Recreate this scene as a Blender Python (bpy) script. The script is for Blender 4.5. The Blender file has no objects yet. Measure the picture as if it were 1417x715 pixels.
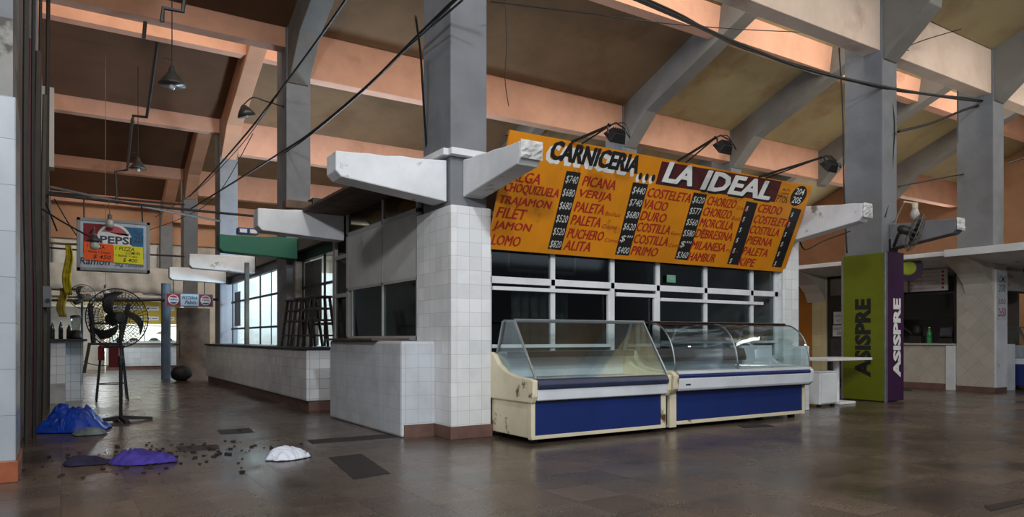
import bpy, math, random
from mathutils import Vector, Matrix, noise
random.seed(7)
SC = bpy.context.scene
COL = SC.collection

# ------------------------------------------------------------------ camera, world, light
CAM_H, YAW, FPX, HOR, CX = 1.1, math.radians(32.5), 980.0, 468.0, 708.5
cd = bpy.data.cameras.new('camera')
cam = bpy.data.objects.new('camera', cd); COL.objects.link(cam)
cam.location = (0, 0, CAM_H); cam.rotation_euler = (math.pi/2, 0, -YAW)
cd.sensor_fit = 'HORIZONTAL'; cd.sensor_width = 36.0
cd.lens = FPX/1417*36.0
cd.shift_y = (HOR-357.5)/1417
cd.clip_start = 0.05; cd.clip_end = 300
SC.camera = cam

SC.view_settings.view_transform = 'Standard'; SC.view_settings.look = 'None'
SC.view_settings.gamma = 1.0; SC.view_settings.use_curve_mapping = False
SC.view_settings.exposure = -0.05
SC.cycles.use_denoising = True
SC.cycles.max_bounces = 8; SC.cycles.diffuse_bounces = 5; SC.cycles.transparent_max_bounces = 16
SC.cycles.sample_clamp_indirect = 4.0

W = bpy.data.worlds.new('world'); SC.world = W; W.use_nodes = True
W.node_tree.nodes['Background'].inputs[0].default_value = (0.66, 0.70, 0.78, 1)
W.node_tree.nodes['Background'].inputs[1].default_value = 0.14

R90 = math.pi/2
def area(name, loc, rot, sx, sy, power, col):
    l = bpy.data.lights.new(name, 'AREA'); l.shape = 'RECTANGLE'; l.size = sx; l.size_y = sy
    l.energy = power; l.color = col
    o = bpy.data.objects.new(name, l); COL.objects.link(o); o.location = loc; o.rotation_euler = rot
    return o
def point(name, loc, power, col, r=0.08):
    l = bpy.data.lights.new(name, 'POINT'); l.energy = power; l.color = col; l.shadow_soft_size = r
    o = bpy.data.objects.new(name, l); COL.objects.link(o); o.location = loc
    return o
ROWS = [0.2, 6.9, 13.6, 20.25, 26.9, 33.6]          # front faces of the column rows
# daylight falling through the clerestory of each saw-tooth bay
WARM, MILD = (1.0, 0.86, 0.70), (1.0, 0.93, 0.84)
CLER = [(0, 4, 14, 170, MILD), (0, 18, 13, 520, MILD),
        (1, 1.4, 4.2, 70, WARM), (1, 8, 8, 300, MILD), (1, 18.5, 12, 520, MILD),
        (2, 1.4, 4.2, 120, WARM), (2, 12, 16, 560, WARM),
        (3, 1.4, 4.2, 75, WARM), (3, 12, 16, 330, WARM),
        (4, 2, 8, 330, MILD), (4, 16, 18, 500, MILD)]
for k, x, w, p, c in CLER:
    area('clerestory_daylight', (x, ROWS[k]+0.62, 8.45), (math.radians(72), 0, 0), w, 1.9, p, c)
# daylight through the open market entrance behind the camera
area('entrance_daylight', (9.0, -6.0, 5.4), (math.radians(72), 0, 0), 16, 3.6, 230, (0.80, 0.90, 1.0))
# two smaller high openings: they draw the bracket shadows on the stall corner
def aimed(name, loc, to, sx, sy, power, col):
    o = area(name, loc, (0, 0, 0), sx, sy, power, col)
    o.rotation_euler = (Vector(to)-Vector(loc)).to_track_quat('-Z', 'Y').to_euler()
aimed('high_window_daylight', (-2.3, -1.6, 5.25), (4.2, 8.0, 1.6), 0.6, 0.5, 400, (0.96, 0.97, 1.0))
aimed('high_window_daylight', (1.4, -2.6, 7.4), (4.6, 7.0, 1.4), 0.7, 0.5, 440, (0.90, 0.95, 1.0))
# unseen fill light added at the left, lifts the aisle-facing walls
area('left_fill_light', (-8.6, 1.0, 3.4), (R90, 0, -R90), 9, 3.2, 150, (0.86, 0.93, 1.0))
# light panel added at the right wall to make the bright background there
area('right_wall_light_panel', (28.9, 19.5, 4.3), (R90, 0, R90), 13, 2.6, 420, (1.0, 0.97, 0.92))

# ------------------------------------------------------------------ pixel helpers (1417 x 715)
SA, CA = math.sin(YAW), math.cos(YAW)
def ray(px, py):
    u = (px-CX)/FPX; v = (HOR-py)/FPX
    return Vector((SA+u*CA, CA-u*SA, v))
def at_y(px, py, Y): d = ray(px, py); t = Y/d.y; return Vector((d.x*t, Y, CAM_H+d.z*t))
def at_x(px, py, X): d = ray(px, py); t = X/d.x; return Vector((X, d.y*t, CAM_H+d.z*t))
def at_d(px, py, t): d = ray(px, py); return Vector((d.x*t, d.y*t, CAM_H+d.z*t))

# ------------------------------------------------------------------ materials
def lin(c):
    return tuple((x/12.92 if x <= 0.04045 else ((x+0.055)/1.055)**2.4) for x in c)
def rgb(h):
    return lin(tuple(int(h[i:i+2], 16)/255 for i in (0, 2, 4))) + (1.0,)
class NT:
    def __init__(s, name):
        s.m = bpy.data.materials.new(name); s.m.use_nodes = True
        s.t = s.m.node_tree; s.b = s.t.nodes['Principled BSDF']
    def n(s, ty, **kw):
        nd = s.t.nodes.new(ty)
        for k, v in kw.items():
            if k in nd.bl_rna.properties: setattr(nd, k, v)
            else: nd.inputs[k].default_value = v
        return nd
    def l(s, a, b): s.t.links.new(a, b)
    def ramp(s, fac, stops):
        r = s.n('ShaderNodeValToRGB'); e = r.color_ramp.elements
        while len(e) < len(stops): e.new(0.5)
        for i, (p, c) in enumerate(stops): e[i].position = p; e[i].color = c
        s.l(fac, r.inputs[0]); return r.outputs[0]
    def mix(s, fac, a, b, mode='MIX'):
        m = s.n('ShaderNodeMix', data_type='RGBA', blend_type=mode)
        for sock, v in ((m.inputs[0], fac), (m.inputs[6], a), (m.inputs[7], b)):
            if hasattr(v, 'is_output'): s.l(v, sock)
            else: sock.default_value = v
        return m.outputs[2]
    def pos(s): return s.n('ShaderNodeNewGeometry').outputs['Position']
    def noise(s, scale, detail=4, vec=None, rough=0.6):
        nz = s.n('ShaderNodeTexNoise'); nz.inputs['Scale'].default_value = scale; nz.inputs['Detail'].default_value = detail
        nz.inputs['Roughness'].default_value = rough
        s.l(vec if vec is not None else s.pos(), nz.inputs['Vector']); return nz.outputs[0]
    def bump(s, h, strength=0.2, dist=0.01):
        b = s.n('ShaderNodeBump'); b.inputs['Strength'].default_value = strength; b.inputs['Distance'].default_value = dist
        s.l(h, b.inputs['Height']); s.l(b.outputs[0], s.b.inputs['Normal'])
MATS = {}
def plain(name, h, rough=0.5, metal=0.0, var=0.12, scale=6.0, spec=0.5):
    """painted / plastic / metal surface with slight wear"""
    if name in MATS: return MATS[name]
    t = NT(name); c = rgb(h)
    n = t.noise(scale, 5)
    dark = tuple(x*(1-var*2) for x in c[:3])+(1,); lite = tuple(min(1, x*(1+var)) for x in c[:3])+(1,)
    t.l(t.ramp(n, [(0.3, dark), (0.7, lite)]), t.b.inputs['Base Color'])
    t.b.inputs['Roughness'].default_value = rough; t.b.inputs['Metallic'].default_value = metal
    t.b.inputs['Specular IOR Level'].default_value = spec
    MATS[name] = t.m; return t.m
def paint_worn(name, h, under, amount=0.36, rough=0.55, scale=3.0):
    """old paint with chips and stains down to another colour"""
    if name in MATS: return MATS[name]
    t = NT(name); c = rgb(h); u = rgb(under)
    big = t.noise(scale, 8, rough=0.65)
    lite = tuple(min(1, x*1.08) for x in c[:3])+(1,); dk = tuple(x*0.78 for x in c[:3])+(1,)
    base = t.ramp(t.noise(1.3, 5), [(0.3, dk), (0.65, lite)])
    f = t.ramp(big, [(amount-0.03, (1, 1, 1, 1)), (amount+0.03, (0, 0, 0, 1))])
    t.l(t.mix(f, base, u), t.b.inputs['Base Color'])
    t.b.inputs['Roughness'].default_value = rough
    t.bump(t.noise(40, 4), 0.15, 0.004)
    MATS[name] = t.m; return t.m
def tiles(name, h, grout, size=0.154, sizey=None, var=0.05, rough=0.25, z0=0.0, u0=0.0, diag=False, dirt=0.5):
    if name in MATS: return MATS[name]
    t = NT(name); c = rgb(h); g = rgb(grout); sizey = sizey or size
    sp = t.n('ShaderNodeSeparateXYZ'); t.l(t.pos(), sp.inputs[0])
    a = t.n('ShaderNodeMath', operation='ADD'); t.l(sp.outputs[0], a.inputs[0]); t.l(sp.outputs[1], a.inputs[1])
    a2 = t.n('ShaderNodeMath', operation='ADD'); t.l(a.outputs[0], a2.inputs[0]); a2.inputs[1].default_value = u0
    z2 = t.n('ShaderNodeMath', operation='SUBTRACT'); t.l(sp.outputs[2], z2.inputs[0]); z2.inputs[1].default_value = z0
    cb = t.n('ShaderNodeCombineXYZ'); t.l(a2.outputs[0], cb.inputs[0]); t.l(z2.outputs[0], cb.inputs[1])
    vec = cb.outputs[0]
    if diag:
        mp = t.n('ShaderNodeMapping'); mp.inputs['Rotation'].default_value = (0, 0, math.pi/4); t.l(vec, mp.inputs[0]); vec = mp.outputs[0]
    br = t.n('ShaderNodeTexBrick'); br.offset = 0.0; br.squash = 1.0
    br.inputs['Scale'].default_value = 1.0; br.inputs['Mortar Size'].default_value = 0.0022; br.inputs['Mortar Smooth'].default_value = 0.3
    br.inputs['Brick Width'].default_value = size; br.inputs['Row Height'].default_value = sizey; br.inputs['Bias'].default_value = 0.0
    br.inputs['Color1'].default_value = tuple(x*(1-var*2) for x in c[:3])+(1,); br.inputs['Color2'].default_value = tuple(min(1, x*(1+var)) for x in c[:3])+(1,)
    br.inputs['Mortar'].default_value = g
    t.l(vec, br.inputs['Vector'])
    f = t.ramp(t.noise(2.2, 7), [(0.35, (dirt, dirt, dirt, 1)), (0.55, (0, 0, 0, 1))])
    t.l(t.mix(f, br.outputs[0], tuple(x*0.62 for x in c[:3])+(1,)), t.b.inputs['Base Color'])
    t.b.inputs['Roughness'].default_value = rough
    inv = t.n('ShaderNodeMath', operation='SUBTRACT'); inv.inputs[0].default_value = 1.0; t.l(br.outputs['Fac'], inv.inputs[1])
    t.bump(inv.outputs[0], 0.35, 0.003)
    MATS[name] = t.m; return t.m
def concrete(name, h, var=0.25, rough=0.85, scale=1.6, bump=0.3, stain=None, stain_at=0.36):
    if name in MATS: return MATS[name]
    t = NT(name); c = rgb(h)
    dk = tuple(x*(1-var) for x in c[:3])+(1,); lt = tuple(min(1, x*(1+var*0.6)) for x in c[:3])+(1,)
    base = t.ramp(t.noise(scale, 8, rough=0.62), [(0.28, dk), (0.52, c), (0.74, lt)])
    if stain:
        f = t.ramp(t.noise(0.8, 8, rough=0.6), [(stain_at-0.05, (0.7, 0.7, 0.7, 1)), (stain_at+0.10, (0, 0, 0, 1))])
        base = t.mix(f, base, rgb(stain))
    t.l(base, t.b.inputs['Base Color'])
    t.b.inputs['Roughness'].default_value = rough
    t.bump(t.noise(18, 8), bump, 0.012)
    MATS[name] = t.m; return t.m
def glass(name='glass', tint=(0.90, 0.95, 0.95), rough=0.02, clear=0.86, refl=0.22):
    if name in MATS: return MATS[name]
    t = NT(name); nodes = t.t.nodes
    tr = nodes.new('ShaderNodeBsdfTransparent'); tr.inputs[0].default_value = tint+(1,)
    gl = nodes.new('ShaderNodeBsdfGlossy'); gl.inputs['Roughness'].default_value = rough; gl.inputs[0].default_value = (0.9, 0.95, 1, 1)
    fr = nodes.new('ShaderNodeFresnel'); fr.inputs[0].default_value = 1.45
    ad = nodes.new('ShaderNodeMath'); ad.operation = 'MULTIPLY_ADD'; ad.inputs[1].default_value = refl; ad.inputs[2].default_value = (1-clear)*0.08
    t.l(fr.outputs[0], ad.inputs[0])
    mx = nodes.new('ShaderNodeMixShader'); t.l(ad.outputs[0], mx.inputs[0]); t.l(tr.outputs[0], mx.inputs[1]); t.l(gl.outputs[0], mx.inputs[2])
    t.l(mx.outputs[0], nodes['Material Output'].inputs[0]); nodes.remove(t.b)
    MATS[name] = t.m; return t.m
def glow(name, h, s):
    if name in MATS: return MATS[name]
    t = NT(name); t.b.inputs['Base Color'].default_value = rgb(h); t.b.inputs['Emission Color'].default_value = rgb(h); t.b.inputs['Emission Strength'].default_value = s
    MATS[name] = t.m; return t.m

def floor_mat():
    t = NT('terrazzo_floor')
    mp = t.n('ShaderNodeMapping'); t.l(t.pos(), mp.inputs[0])
    br = t.n('ShaderNodeTexBrick'); br.offset = 0.0
    for k, v in (('Scale', 1.0), ('Mortar Size', 0.006), ('Mortar Smooth', 0.4), ('Brick Width', 0.42), ('Row Height', 0.42), ('Bias', -0.1)): br.inputs[k].default_value = v
    br.inputs['Color1'].default_value = rgb('6d6157'); br.inputs['Color2'].default_value = rgb('3a332e'); br.inputs['Mortar'].default_value = rgb('3a2f29')
    t.l(mp.outputs[0], br.inputs['Vector'])
    sp = t.ramp(t.noise(70, 2), [(0.36, rgb('2f2824')), (0.5, rgb('7f7265')), (0.66, rgb('b5a796'))])
    c = t.mix(0.42, br.outputs[0], sp, 'MULTIPLY')
    c = t.mix(0.25, c, sp)
    big = t.ramp(t.noise(0.55, 7, rough=0.65), [(0.33, (0.45, 0.42, 0.42, 1)), (0.6, (1.05, 0.98, 0.92, 1))])
    c = t.mix(1.0, c, big, 'MULTIPLY')
    # muddy dirt tracked in round the mouth of the aisle
    vd = t.n('ShaderNodeVectorMath', operation='DISTANCE'); t.l(t.pos(), vd.inputs[0]); vd.inputs[1].default_value = (0.9, 8.0, 0)
    md = t.n('ShaderNodeMapRange'); md.inputs[1].default_value = 0.6; md.inputs[2].default_value = 3.6; md.inputs[3].default_value = 0.55; md.inputs[4].default_value = 0.0
    t.l(vd.outputs['Value'], md.inputs[0])
    ms = t.ramp(t.noise(3.2, 8, rough=0.7), [(0.42, (0, 0, 0, 1)), (0.6, (1, 1, 1, 1))])
    mm = t.n('ShaderNodeMath', operation='MULTIPLY'); t.l(md.outputs[0], mm.inputs[0]); t.l(ms, mm.inputs[1])
    c = t.mix(mm.outputs[0], c, rgb('2a221d'))
    t.l(c, t.b.inputs['Base Color'])
    r = t.ramp(t.noise(1.1, 6), [(0.3, (0.16,)*3+(1,)), (0.7, (0.36,)*3+(1,))])
    t.l(r, t.b.inputs['Roughness'])
    inv = t.n('ShaderNodeMath', operation='SUBTRACT'); inv.inputs[0].default_value = 1.0; t.l(br.outputs['Fac'], inv.inputs[1])
    t.bump(inv.outputs[0], 0.25, 0.004)
    return t.m

# ------------------------------------------------------------------ mesh helpers
class MB:
    def __init__(s): s.v = []; s.f = []
    def add(s, vs, fs):
        o = len(s.v); s.v += [Vector(v) for v in vs]; s.f += [tuple(i+o for i in f) for f in fs]; return s
    def box(s, x0, x1, y0, y1, z0, z1):
        return s.add([(x0, y0, z0), (x1, y0, z0), (x1, y1, z0), (x0, y1, z0), (x0, y0, z1), (x1, y0, z1), (x1, y1, z1), (x0, y1, z1)],
                     [(0, 3, 2, 1), (4, 5, 6, 7), (0, 1, 5, 4), (1, 2, 6, 5), (2, 3, 7, 6), (3, 0, 4, 7)])
    def hexa(s, b, t):
        """eight corners: bottom loop b, top loop t"""
        return s.add(list(b)+list(t), [(0, 3, 2, 1), (4, 5, 6, 7), (0, 1, 5, 4), (1, 2, 6, 5), (2, 3, 7, 6), (3, 0, 4, 7)])
    def prism(s, poly, axis, a, b):
        """poly in the plane across axis ('x': (y,z), 'y': (x,z), 'z': (x,y)), extruded a..b"""
        def pt(p, w): return {'x': (w, p[0], p[1]), 'y': (p[0], w, p[1]), 'z': (p[0], p[1], w)}[axis]
        n = len(poly); ar = sum(poly[i][0]*poly[(i+1) % n][1]-poly[(i+1) % n][0]*poly[i][1] for i in range(n))
        fl = (ar > 0) != (axis == 'y')
        vs = [pt(p, a) for p in poly]+[pt(p, b) for p in poly]
        fs = [tuple(range(n))[::-1], tuple(range(n, 2*n))]+[(i, (i+1) % n, n+(i+1) % n, n+i) for i in range(n)]
        if not fl: fs = [f[::-1] for f in fs]
        return s.add(vs, fs)
    def tube(s, pts, r, n=8, closed=False):
        pts = [Vector(p) for p in pts]; rings = []; up = Vector((0.13, 0.27, 1)).normalized(); m = len(pts)
        rr = r if isinstance(r, (list, tuple)) else [r]*m
        px = None
        for i, p in enumerate(pts):
            if closed: d = pts[(i+1) % m]-pts[i-1]
            else: d = pts[min(i+1, m-1)]-pts[max(i-1, 0)]
            d = d.normalized() if d.length > 1e-9 else Vector((0, 0, 1))
            if px is None:
                x = d.cross(up); x = x if x.length > 0.1 else d.cross(Vector((1, 0, 0)))
            else:
                x = px-d*px.dot(d)
                if x.length < 1e-6: x = d.cross(up)
            x.normalize(); px = x; y = d.cross(x)
            rings.append([p+x*rr[i]*math.cos(2*math.pi*k/n)+y*rr[i]*math.sin(2*math.pi*k/n) for k in range(n)])
        vs = [v for r_ in rings for v in r_]; fs = []
        for i in range(m if closed else m-1):
            j = (i+1) % m
            for k in range(n): fs.append((i*n+k, i*n+(k+1) % n, j*n+(k+1) % n, j*n+k))
        if not closed: fs += [tuple(range(n))[::-1], tuple((m-1)*n+k for k in range(n))]
        return s.add(vs, fs)
    def bar(s, p, q, w, h):
        """rectangular bar from p to q, w across (horizontal), h in the other direction"""
        p = Vector(p); q = Vector(q); d = (q-p).normalized(); x = d.cross(Vector((0, 0, 1)))
        if x.length < 1e-3: x = Vector((1, 0, 0))
        x.normalize(); y = x.cross(d).normalized()
        c = [(-1, -1), (1, -1), (1, 1), (-1, 1)]
        return s.hexa([p+x*a*w/2+y*b*h/2 for a, b in c], [q+x*a*w/2+y*b*h/2 for a, b in c])
    def lathe(s, prof, c, n=24, axis=None):
        """prof [(r, z)] about a vertical axis through c, or about axis"""
        c = Vector(c); M = Matrix.Identity(3) if axis is None else Vector(axis).normalized().to_track_quat('Z', 'Y').to_matrix()
        vs = [c+M @ Vector((r*math.cos(2*math.pi*k/n), r*math.sin(2*math.pi*k/n), z)) for r, z in prof for k in range(n)]
        fs = []
        for i in range(len(prof)-1):
            for k in range(n): fs.append((i*n+k, i*n+(k+1) % n, (i+1)*n+(k+1) % n, (i+1)*n+k))
        if prof[0][0] > 1e-6: fs.append(tuple(range(n))[::-1])
        if prof[-1][0] > 1e-6: fs.append(tuple((len(prof)-1)*n+k for k in range(n)))
        return s.add(vs, fs)
    def ball(s, c, r, n=16, sq=(1, 1, 1)):
        m = n//2; c = Vector(c)
        vs = [c+Vector((r*sq[0]*math.sin(math.pi*i/m)*math.cos(2*math.pi*k/n), r*sq[1]*math.sin(math.pi*i/m)*math.sin(2*math.pi*k/n), -r*sq[2]*math.cos(math.pi*i/m))) for i in range(m+1) for k in range(n)]
        fs = [(i*n+k, i*n+(k+1) % n, (i+1)*n+(k+1) % n, (i+1)*n+k) for i in range(m) for k in range(n)]
        return s.add(vs, fs)
    def build(s, name, mat, parent=None, bevel=0.0, smooth=False, seg=2, origin=True):
        off = Vector((0, 0, 0)); p = parent
        while p is not None: off += p.location; p = p.parent
        vs = [v-off for v in s.v]; loc = Vector((0, 0, 0))
        if parent is None and origin and vs:
            lo = [min(v[i] for v in vs) for i in range(3)]; hi = [max(v[i] for v in vs) for i in range(3)]
            loc = Vector(((lo[0]+hi[0])/2, (lo[1]+hi[1])/2, lo[2])); vs = [v-loc for v in vs]
        me = bpy.data.meshes.new(name); me.from_pydata(vs, [], s.f); me.validate(); me.update()
        if smooth:
            for q in me.polygons: q.use_smooth = True
        o = bpy.data.objects.new(name, me); COL.objects.link(o); o.location = loc
        me.materials.append(mat)
        if parent is not None: o.parent = parent
        if smooth:
            w = o.modifiers.new('weld', 'WELD'); w.merge_threshold = 0.00005
        if bevel > 0:
            b = o.modifiers.new('bevel', 'BEVEL'); b.width = bevel; b.segments = seg; b.limit_method = 'ANGLE'; b.angle_limit = math.radians(40)
        return o
def tag(o, label, cat, group=None):
    o['label'] = label; o['category'] = cat
    if group: o['group'] = group
    return o
def thing(name, label, cat, loc=(0, 0, 0), group=None):
    o = bpy.data.objects.new(name, None); COL.objects.link(o); o.location = loc; o.empty_display_size = 0.1
    return tag(o, label, cat, group)
def struct(o): o['kind'] = 'structure'; return o
def copy_tree(o, parent=None):
    c = o.copy(); COL.objects.link(c)
    if parent is not None: c.parent = parent
    for ch in list(o.children): copy_tree(ch, c)
    return c
def curve_pts(ps, n=8):
    """Catmull-Rom through ps"""
    ps = [Vector(p) for p in ps]; out = []
    for i in range(len(ps)-1):
        a = ps[max(i-1, 0)]; b = ps[i]; c = ps[i+1]; d = ps[min(i+2, len(ps)-1)]
        for k in range(n):
            t = k/n
            out.append(0.5*((2*b)+(c-a)*t+(2*a-5*b+4*c-d)*t*t+(3*b-a-3*c+d)*t*t*t))
    out.append(ps[-1]); return out

_txt = {}
def text_geo(s, bold=0.0, shear=0.0):
    """unit-size flat letters: (verts, faces, width, height)"""
    k = (s, bold, shear)
    if k in _txt: return _txt[k]
    c = bpy.data.curves.new('t', 'FONT'); c.body = s; c.size = 1.0; c.offset = bold; c.shear = shear; c.resolution_u = 2; c.fill_mode = 'FRONT'
    o = bpy.data.objects.new('t', c); COL.objects.link(o)
    dg = bpy.context.evaluated_depsgraph_get(); me = bpy.data.meshes.new_from_object(o.evaluated_get(dg))
    vs = [v.co.copy() for v in me.vertices]; fs = [tuple(p.vertices) for p in me.polygons]
    bpy.data.objects.remove(o); bpy.data.curves.remove(c); bpy.data.meshes.remove(me)
    x0 = min(v.x for v in vs); x1 = max(v.x for v in vs); y0 = min(v.y for v in vs); y1 = max(v.y for v in vs)
    _txt[k] = ([Vector((v.x-x0, v.y-y0, 0)) for v in vs], fs, x1-x0, y1-y0); return _txt[k]
def put_text(mb, s, o, u, v, w, h, bold=0.0, shear=0.0, thick=0.002):
    """letters filling w x h from the lower-left point o along unit axes u (reading) and v (up); they stand thick off the face"""
    vs, fs, tw, th = text_geo(s, bold, shear); o = Vector(o); u = Vector(u); v = Vector(v); n = u.cross(v).normalized()
    a = [o+u*(p.x/tw*w)+v*(p.y/th*h)+n*thick for p in vs]
    mb.add(a, fs)
# ------------------------------------------------------------------ palette of the place
M_FLOOR = floor_mat()
M_SLAB = concrete('aisle_ceiling_shaded', '5f422c', 0.3, 0.85, 0.7, 0.15, stain='43301f', stain_at=0.34)  # same ceiling in darker and lighter tones: uneven light put into the colour
M_SLABM = concrete('hall_ceiling_half_lit', '7d6347', 0.3, 0.85, 0.7, 0.15, stain='6b4f35', stain_at=0.34)
M_SLABR = concrete('olive_ceiling_lit', 'a3956f', 0.2, 0.85, 0.7, 0.15, stain='8a6a4a', stain_at=0.36)
M_BEAM = concrete('beam_paint', 'd3a085', 0.16, 0.8, 1.4, 0.2, stain='9c6a50', stain_at=0.30)
M_BEAMW = concrete('lit_beam_paint', 'e2cbb8', 0.16, 0.8, 1.4, 0.2, stain='a98672', stain_at=0.32)  # beam paint lightened to imitate the strong light on the near beams
M_RAFT = concrete('rafter_paint', 'b98a6c', 0.2, 0.8, 1.4, 0.2)
M_RAFTG = concrete('grey_rafter_paint', '777570', 0.2, 0.8, 1.4, 0.2)
M_COL = concrete('grey_column_paint', '74777b', 0.18, 0.8, 2.2, 0.25, stain='5a5d60', stain_at=0.34)
M_BRK = paint_worn('white_bracket_paint', 'dcdfe2', '8c857a', 0.35, 0.75, 2.4)
M_BRKG = paint_worn('green_bracket_paint', '166048', '2c4a3f', 0.33, 0.6, 2.4)
M_BROKEN = concrete('broken_plaster', 'c9c9c6', 0.35, 0.9, 9.0, 0.9)
M_TILE = tiles('white_wall_tiles', 'e2e4e4', 'b9b6b0', 0.154, dirt=0.3)
M_TILEB = tiles('painted_wall_tiles', 'c6cbd0', 'a5a7a8', 0.154, var=0.02, dirt=0.45, rough=0.5)
M_TILEC = tiles('counter_tiles', 'd9dcdd', '3b3733', 0.152, z0=0.03, dirt=0.35)
M_TILEL = tiles('large_wall_tiles', 'a8afb6', '6d6c6a', 0.5, 0.352, z0=0.16, var=0.03, dirt=0.3)
M_TILED = tiles('diagonal_wall_tiles', 'b9b3a6', '8a8376', 0.3, diag=True, var=0.05, dirt=0.35, rough=0.4)
M_BASE = concrete('red_skirting', '6b4f45', 0.35, 0.6, 5.0, 0.3)
M_BASER = concrete('terracotta_skirting', '93512f', 0.3, 0.5, 6.0, 0.2)
M_WHITE = paint_worn('white_painted_metal', 'dcdfe0', '8b867c', 0.31, 0.45, 5.0)
M_CREAM = paint_worn('rusty_cream_enamel', 'dcd2b4', '5a3d22', 0.37, 0.4, 3.6)
M_FWHITE = paint_worn('fridge_white_enamel', 'd3d8dc', '8a7f70', 0.30, 0.35, 4.0)
M_BLUE = paint_worn('blue_panel', '0a2766', '13234a', 0.28, 0.5, 2.2)
M_NAVY = plain('navy_rubber', '2b3550', 0.45)
M_STEEL = plain('brushed_steel', '9aa0a4', 0.35, 0.8)
M_DARK = plain('dark_painted_metal', '1f1e1e', 0.5)
M_BLACK = plain('black_rubber', '0d0d0e', 0.6)
M_BROWN = plain('dark_brown_rail', '3d2f29', 0.4)
M_GREY = plain('grey_sheet', 'a4a5a3', 0.6, 0, 0.08, 2.5)
M_PANEL = paint_worn('off_white_board', 'b9bab6', '93928c', 0.36, 0.6, 1.6)
M_GLASS = glass()
M_GLASSD = glass('dusty_window_glass', (0.62, 0.66, 0.66), 0.06, 0.8)
M_WOOD = plain('old_brown_wood', '5a4535', 0.7, 0, 0.3, 4)
M_WOODD = plain('dark_stool_wood', '211712', 0.5, 0, 0.3, 6)
M_PLASTER = concrete('pale_plaster', 'c9c4ba', 0.2, 0.85, 1.2, 0.2, stain='8f8779', stain_at=0.36)
M_PLASTERO = concrete('salmon_plaster', 'b88c6c', 0.2, 0.85, 1.0, 0.2)
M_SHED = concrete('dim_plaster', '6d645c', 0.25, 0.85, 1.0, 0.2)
M_PIPE = plain('grey_pipe', '6b675f', 0.5, 0.2)
M_CABLE = plain('black_cable', '0b0b0c', 0.55)
M_PAPER = plain('white_paper', 'd9dadb', 0.85, 0, 0.05)

# ------------------------------------------------------------------ floor
f = MB(); f.box(-14, 34, -9, 36, -0.2, 0.0); struct(f.build('floor', M_FLOOR))

# ------------------------------------------------------------------ saw-tooth roof: slabs, purlins, beams, rafters, columns
SL = 0.41
COLX = [-0.79, 3.60, 12.0, 16.02, 20.1, 24.2]
def slab_z(k, y): return 7.0+SL*(ROWS[k+1]-y)
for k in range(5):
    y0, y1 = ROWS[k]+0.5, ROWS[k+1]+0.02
    for xa_, xb_, mm_ in ((-9, 3.8, M_SLAB), (3.8, 12.2, M_SLABM), (12.2, 32, M_SLABR)):  # tones step along X, imitating dimmer light over the aisle
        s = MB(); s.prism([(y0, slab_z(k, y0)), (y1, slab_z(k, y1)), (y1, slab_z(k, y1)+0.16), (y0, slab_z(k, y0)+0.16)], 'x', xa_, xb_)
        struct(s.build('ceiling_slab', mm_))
    ym = ROWS[k+1]-2.7; zb = slab_z(k, ym)
    s = MB(); s.prism([(ym-0.34, zb-0.42), (ym-0.06, zb-0.42), (ym+0.02, zb+0.05), (ym-0.42, zb+0.2)], 'x', -9, 32)
    struct(s.build('purlin_beam', M_BEAM))
    s = MB(); s.prism([(y0-0.16, slab_z(k, y0)-0.45), (y0+0.10, slab_z(k, y0)-0.45), (y0+0.10, slab_z(k, y0)+0.2), (y0-0.16, slab_z(k, y0)+0.2)], 'x', -9, 32)
    struct(s.build('eaves_beam', M_BEAM))
for k in range(1, 6):
    y = ROWS[k]
    spans = [(-9, 3.60, 6.62, 7.12), (4.07, 32, 6.12, 7.12)]
    if k == 1: spans = [(-9, 3.60, 6.62, 7.12), (4.07, 12.02, 6.1, 7.12), (12.44, 16.04, 6.1, 7.12), (16.46, 32, 6.1, 7.12)]
    for x0, x1, z0, z1 in spans:
        s = MB(); s.box(x0, x1, y+0.04, y+0.34, z0, z1); struct(s.build('cross_beam', M_BEAMW if k == 1 and x0 > 4 else M_BEAM, bevel=0.012))
    for x in COLX:
        # raking rafter with a haunch that turns down into the front of its column
        yp = ROWS[k-1]+0.52
        prof = [(y+0.1, 5.9), (y-0.03, 5.95), (y-0.78, 6.66), (yp, 6.66+SL*(y-0.78-yp)), (yp, slab_z(k-1, yp)+0.06), (y+0.1, slab_z(k-1, y+0.1)+0.06)]
        if k == 1: prof[2:4] = [(y-0.78, 6.62), (y-0.80, 6.88), (yp, 6.88+SL*(y-0.78-yp))]
        s = MB(); s.prism(prof, 'x', x+0.03, x+0.42)
        struct(s.build('raking_rafter_beam', M_RAFT if x < 5 and k != 2 else M_RAFTG, bevel=0.015))
for k in range(1, 6):
    for x in COLX:
        if (x < 0 and k == 1) or (x > 17 and k == 2): continue
        y = ROWS[k]
        s = MB(); s.box(x, x+0.46, y, y+0.7, 0, 9.2 if k < 5 else 7)
        struct(s.build('concrete_column', M_COL, bevel=0.012))

# front column of the butcher's stall: white tiles on its lower part
def clad(name, x0, x1, y0, y1, z0, z1, mat, base=0.13, bmat=None):
    s = MB(); s.box(x0, x1, y0, y1, base, z1); o = struct(s.build(name, mat, bevel=0.012))
    b = MB(); b.box(x0-0.012, x1+0.012, y0-0.012, y1+0.012, 0, base+0.012); b.build('skirting', bmat or M_BASE, o, bevel=0.006)
    return o
clad('tiled_column', 3.57, 4.075, 6.83, 7.72, 0, 2.555, M_TILE)
clad('tiled_pillar', 9.27, 9.64, 6.86, 7.6, 0, 2.78, M_TILE, 0.02)
s = MB(); s.box(9.5, 9.70, 6.72, 6.86, 0, 0.98); struct(s.build('tiled_pillar_plinth', M_TILE, bevel=0.01))
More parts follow.
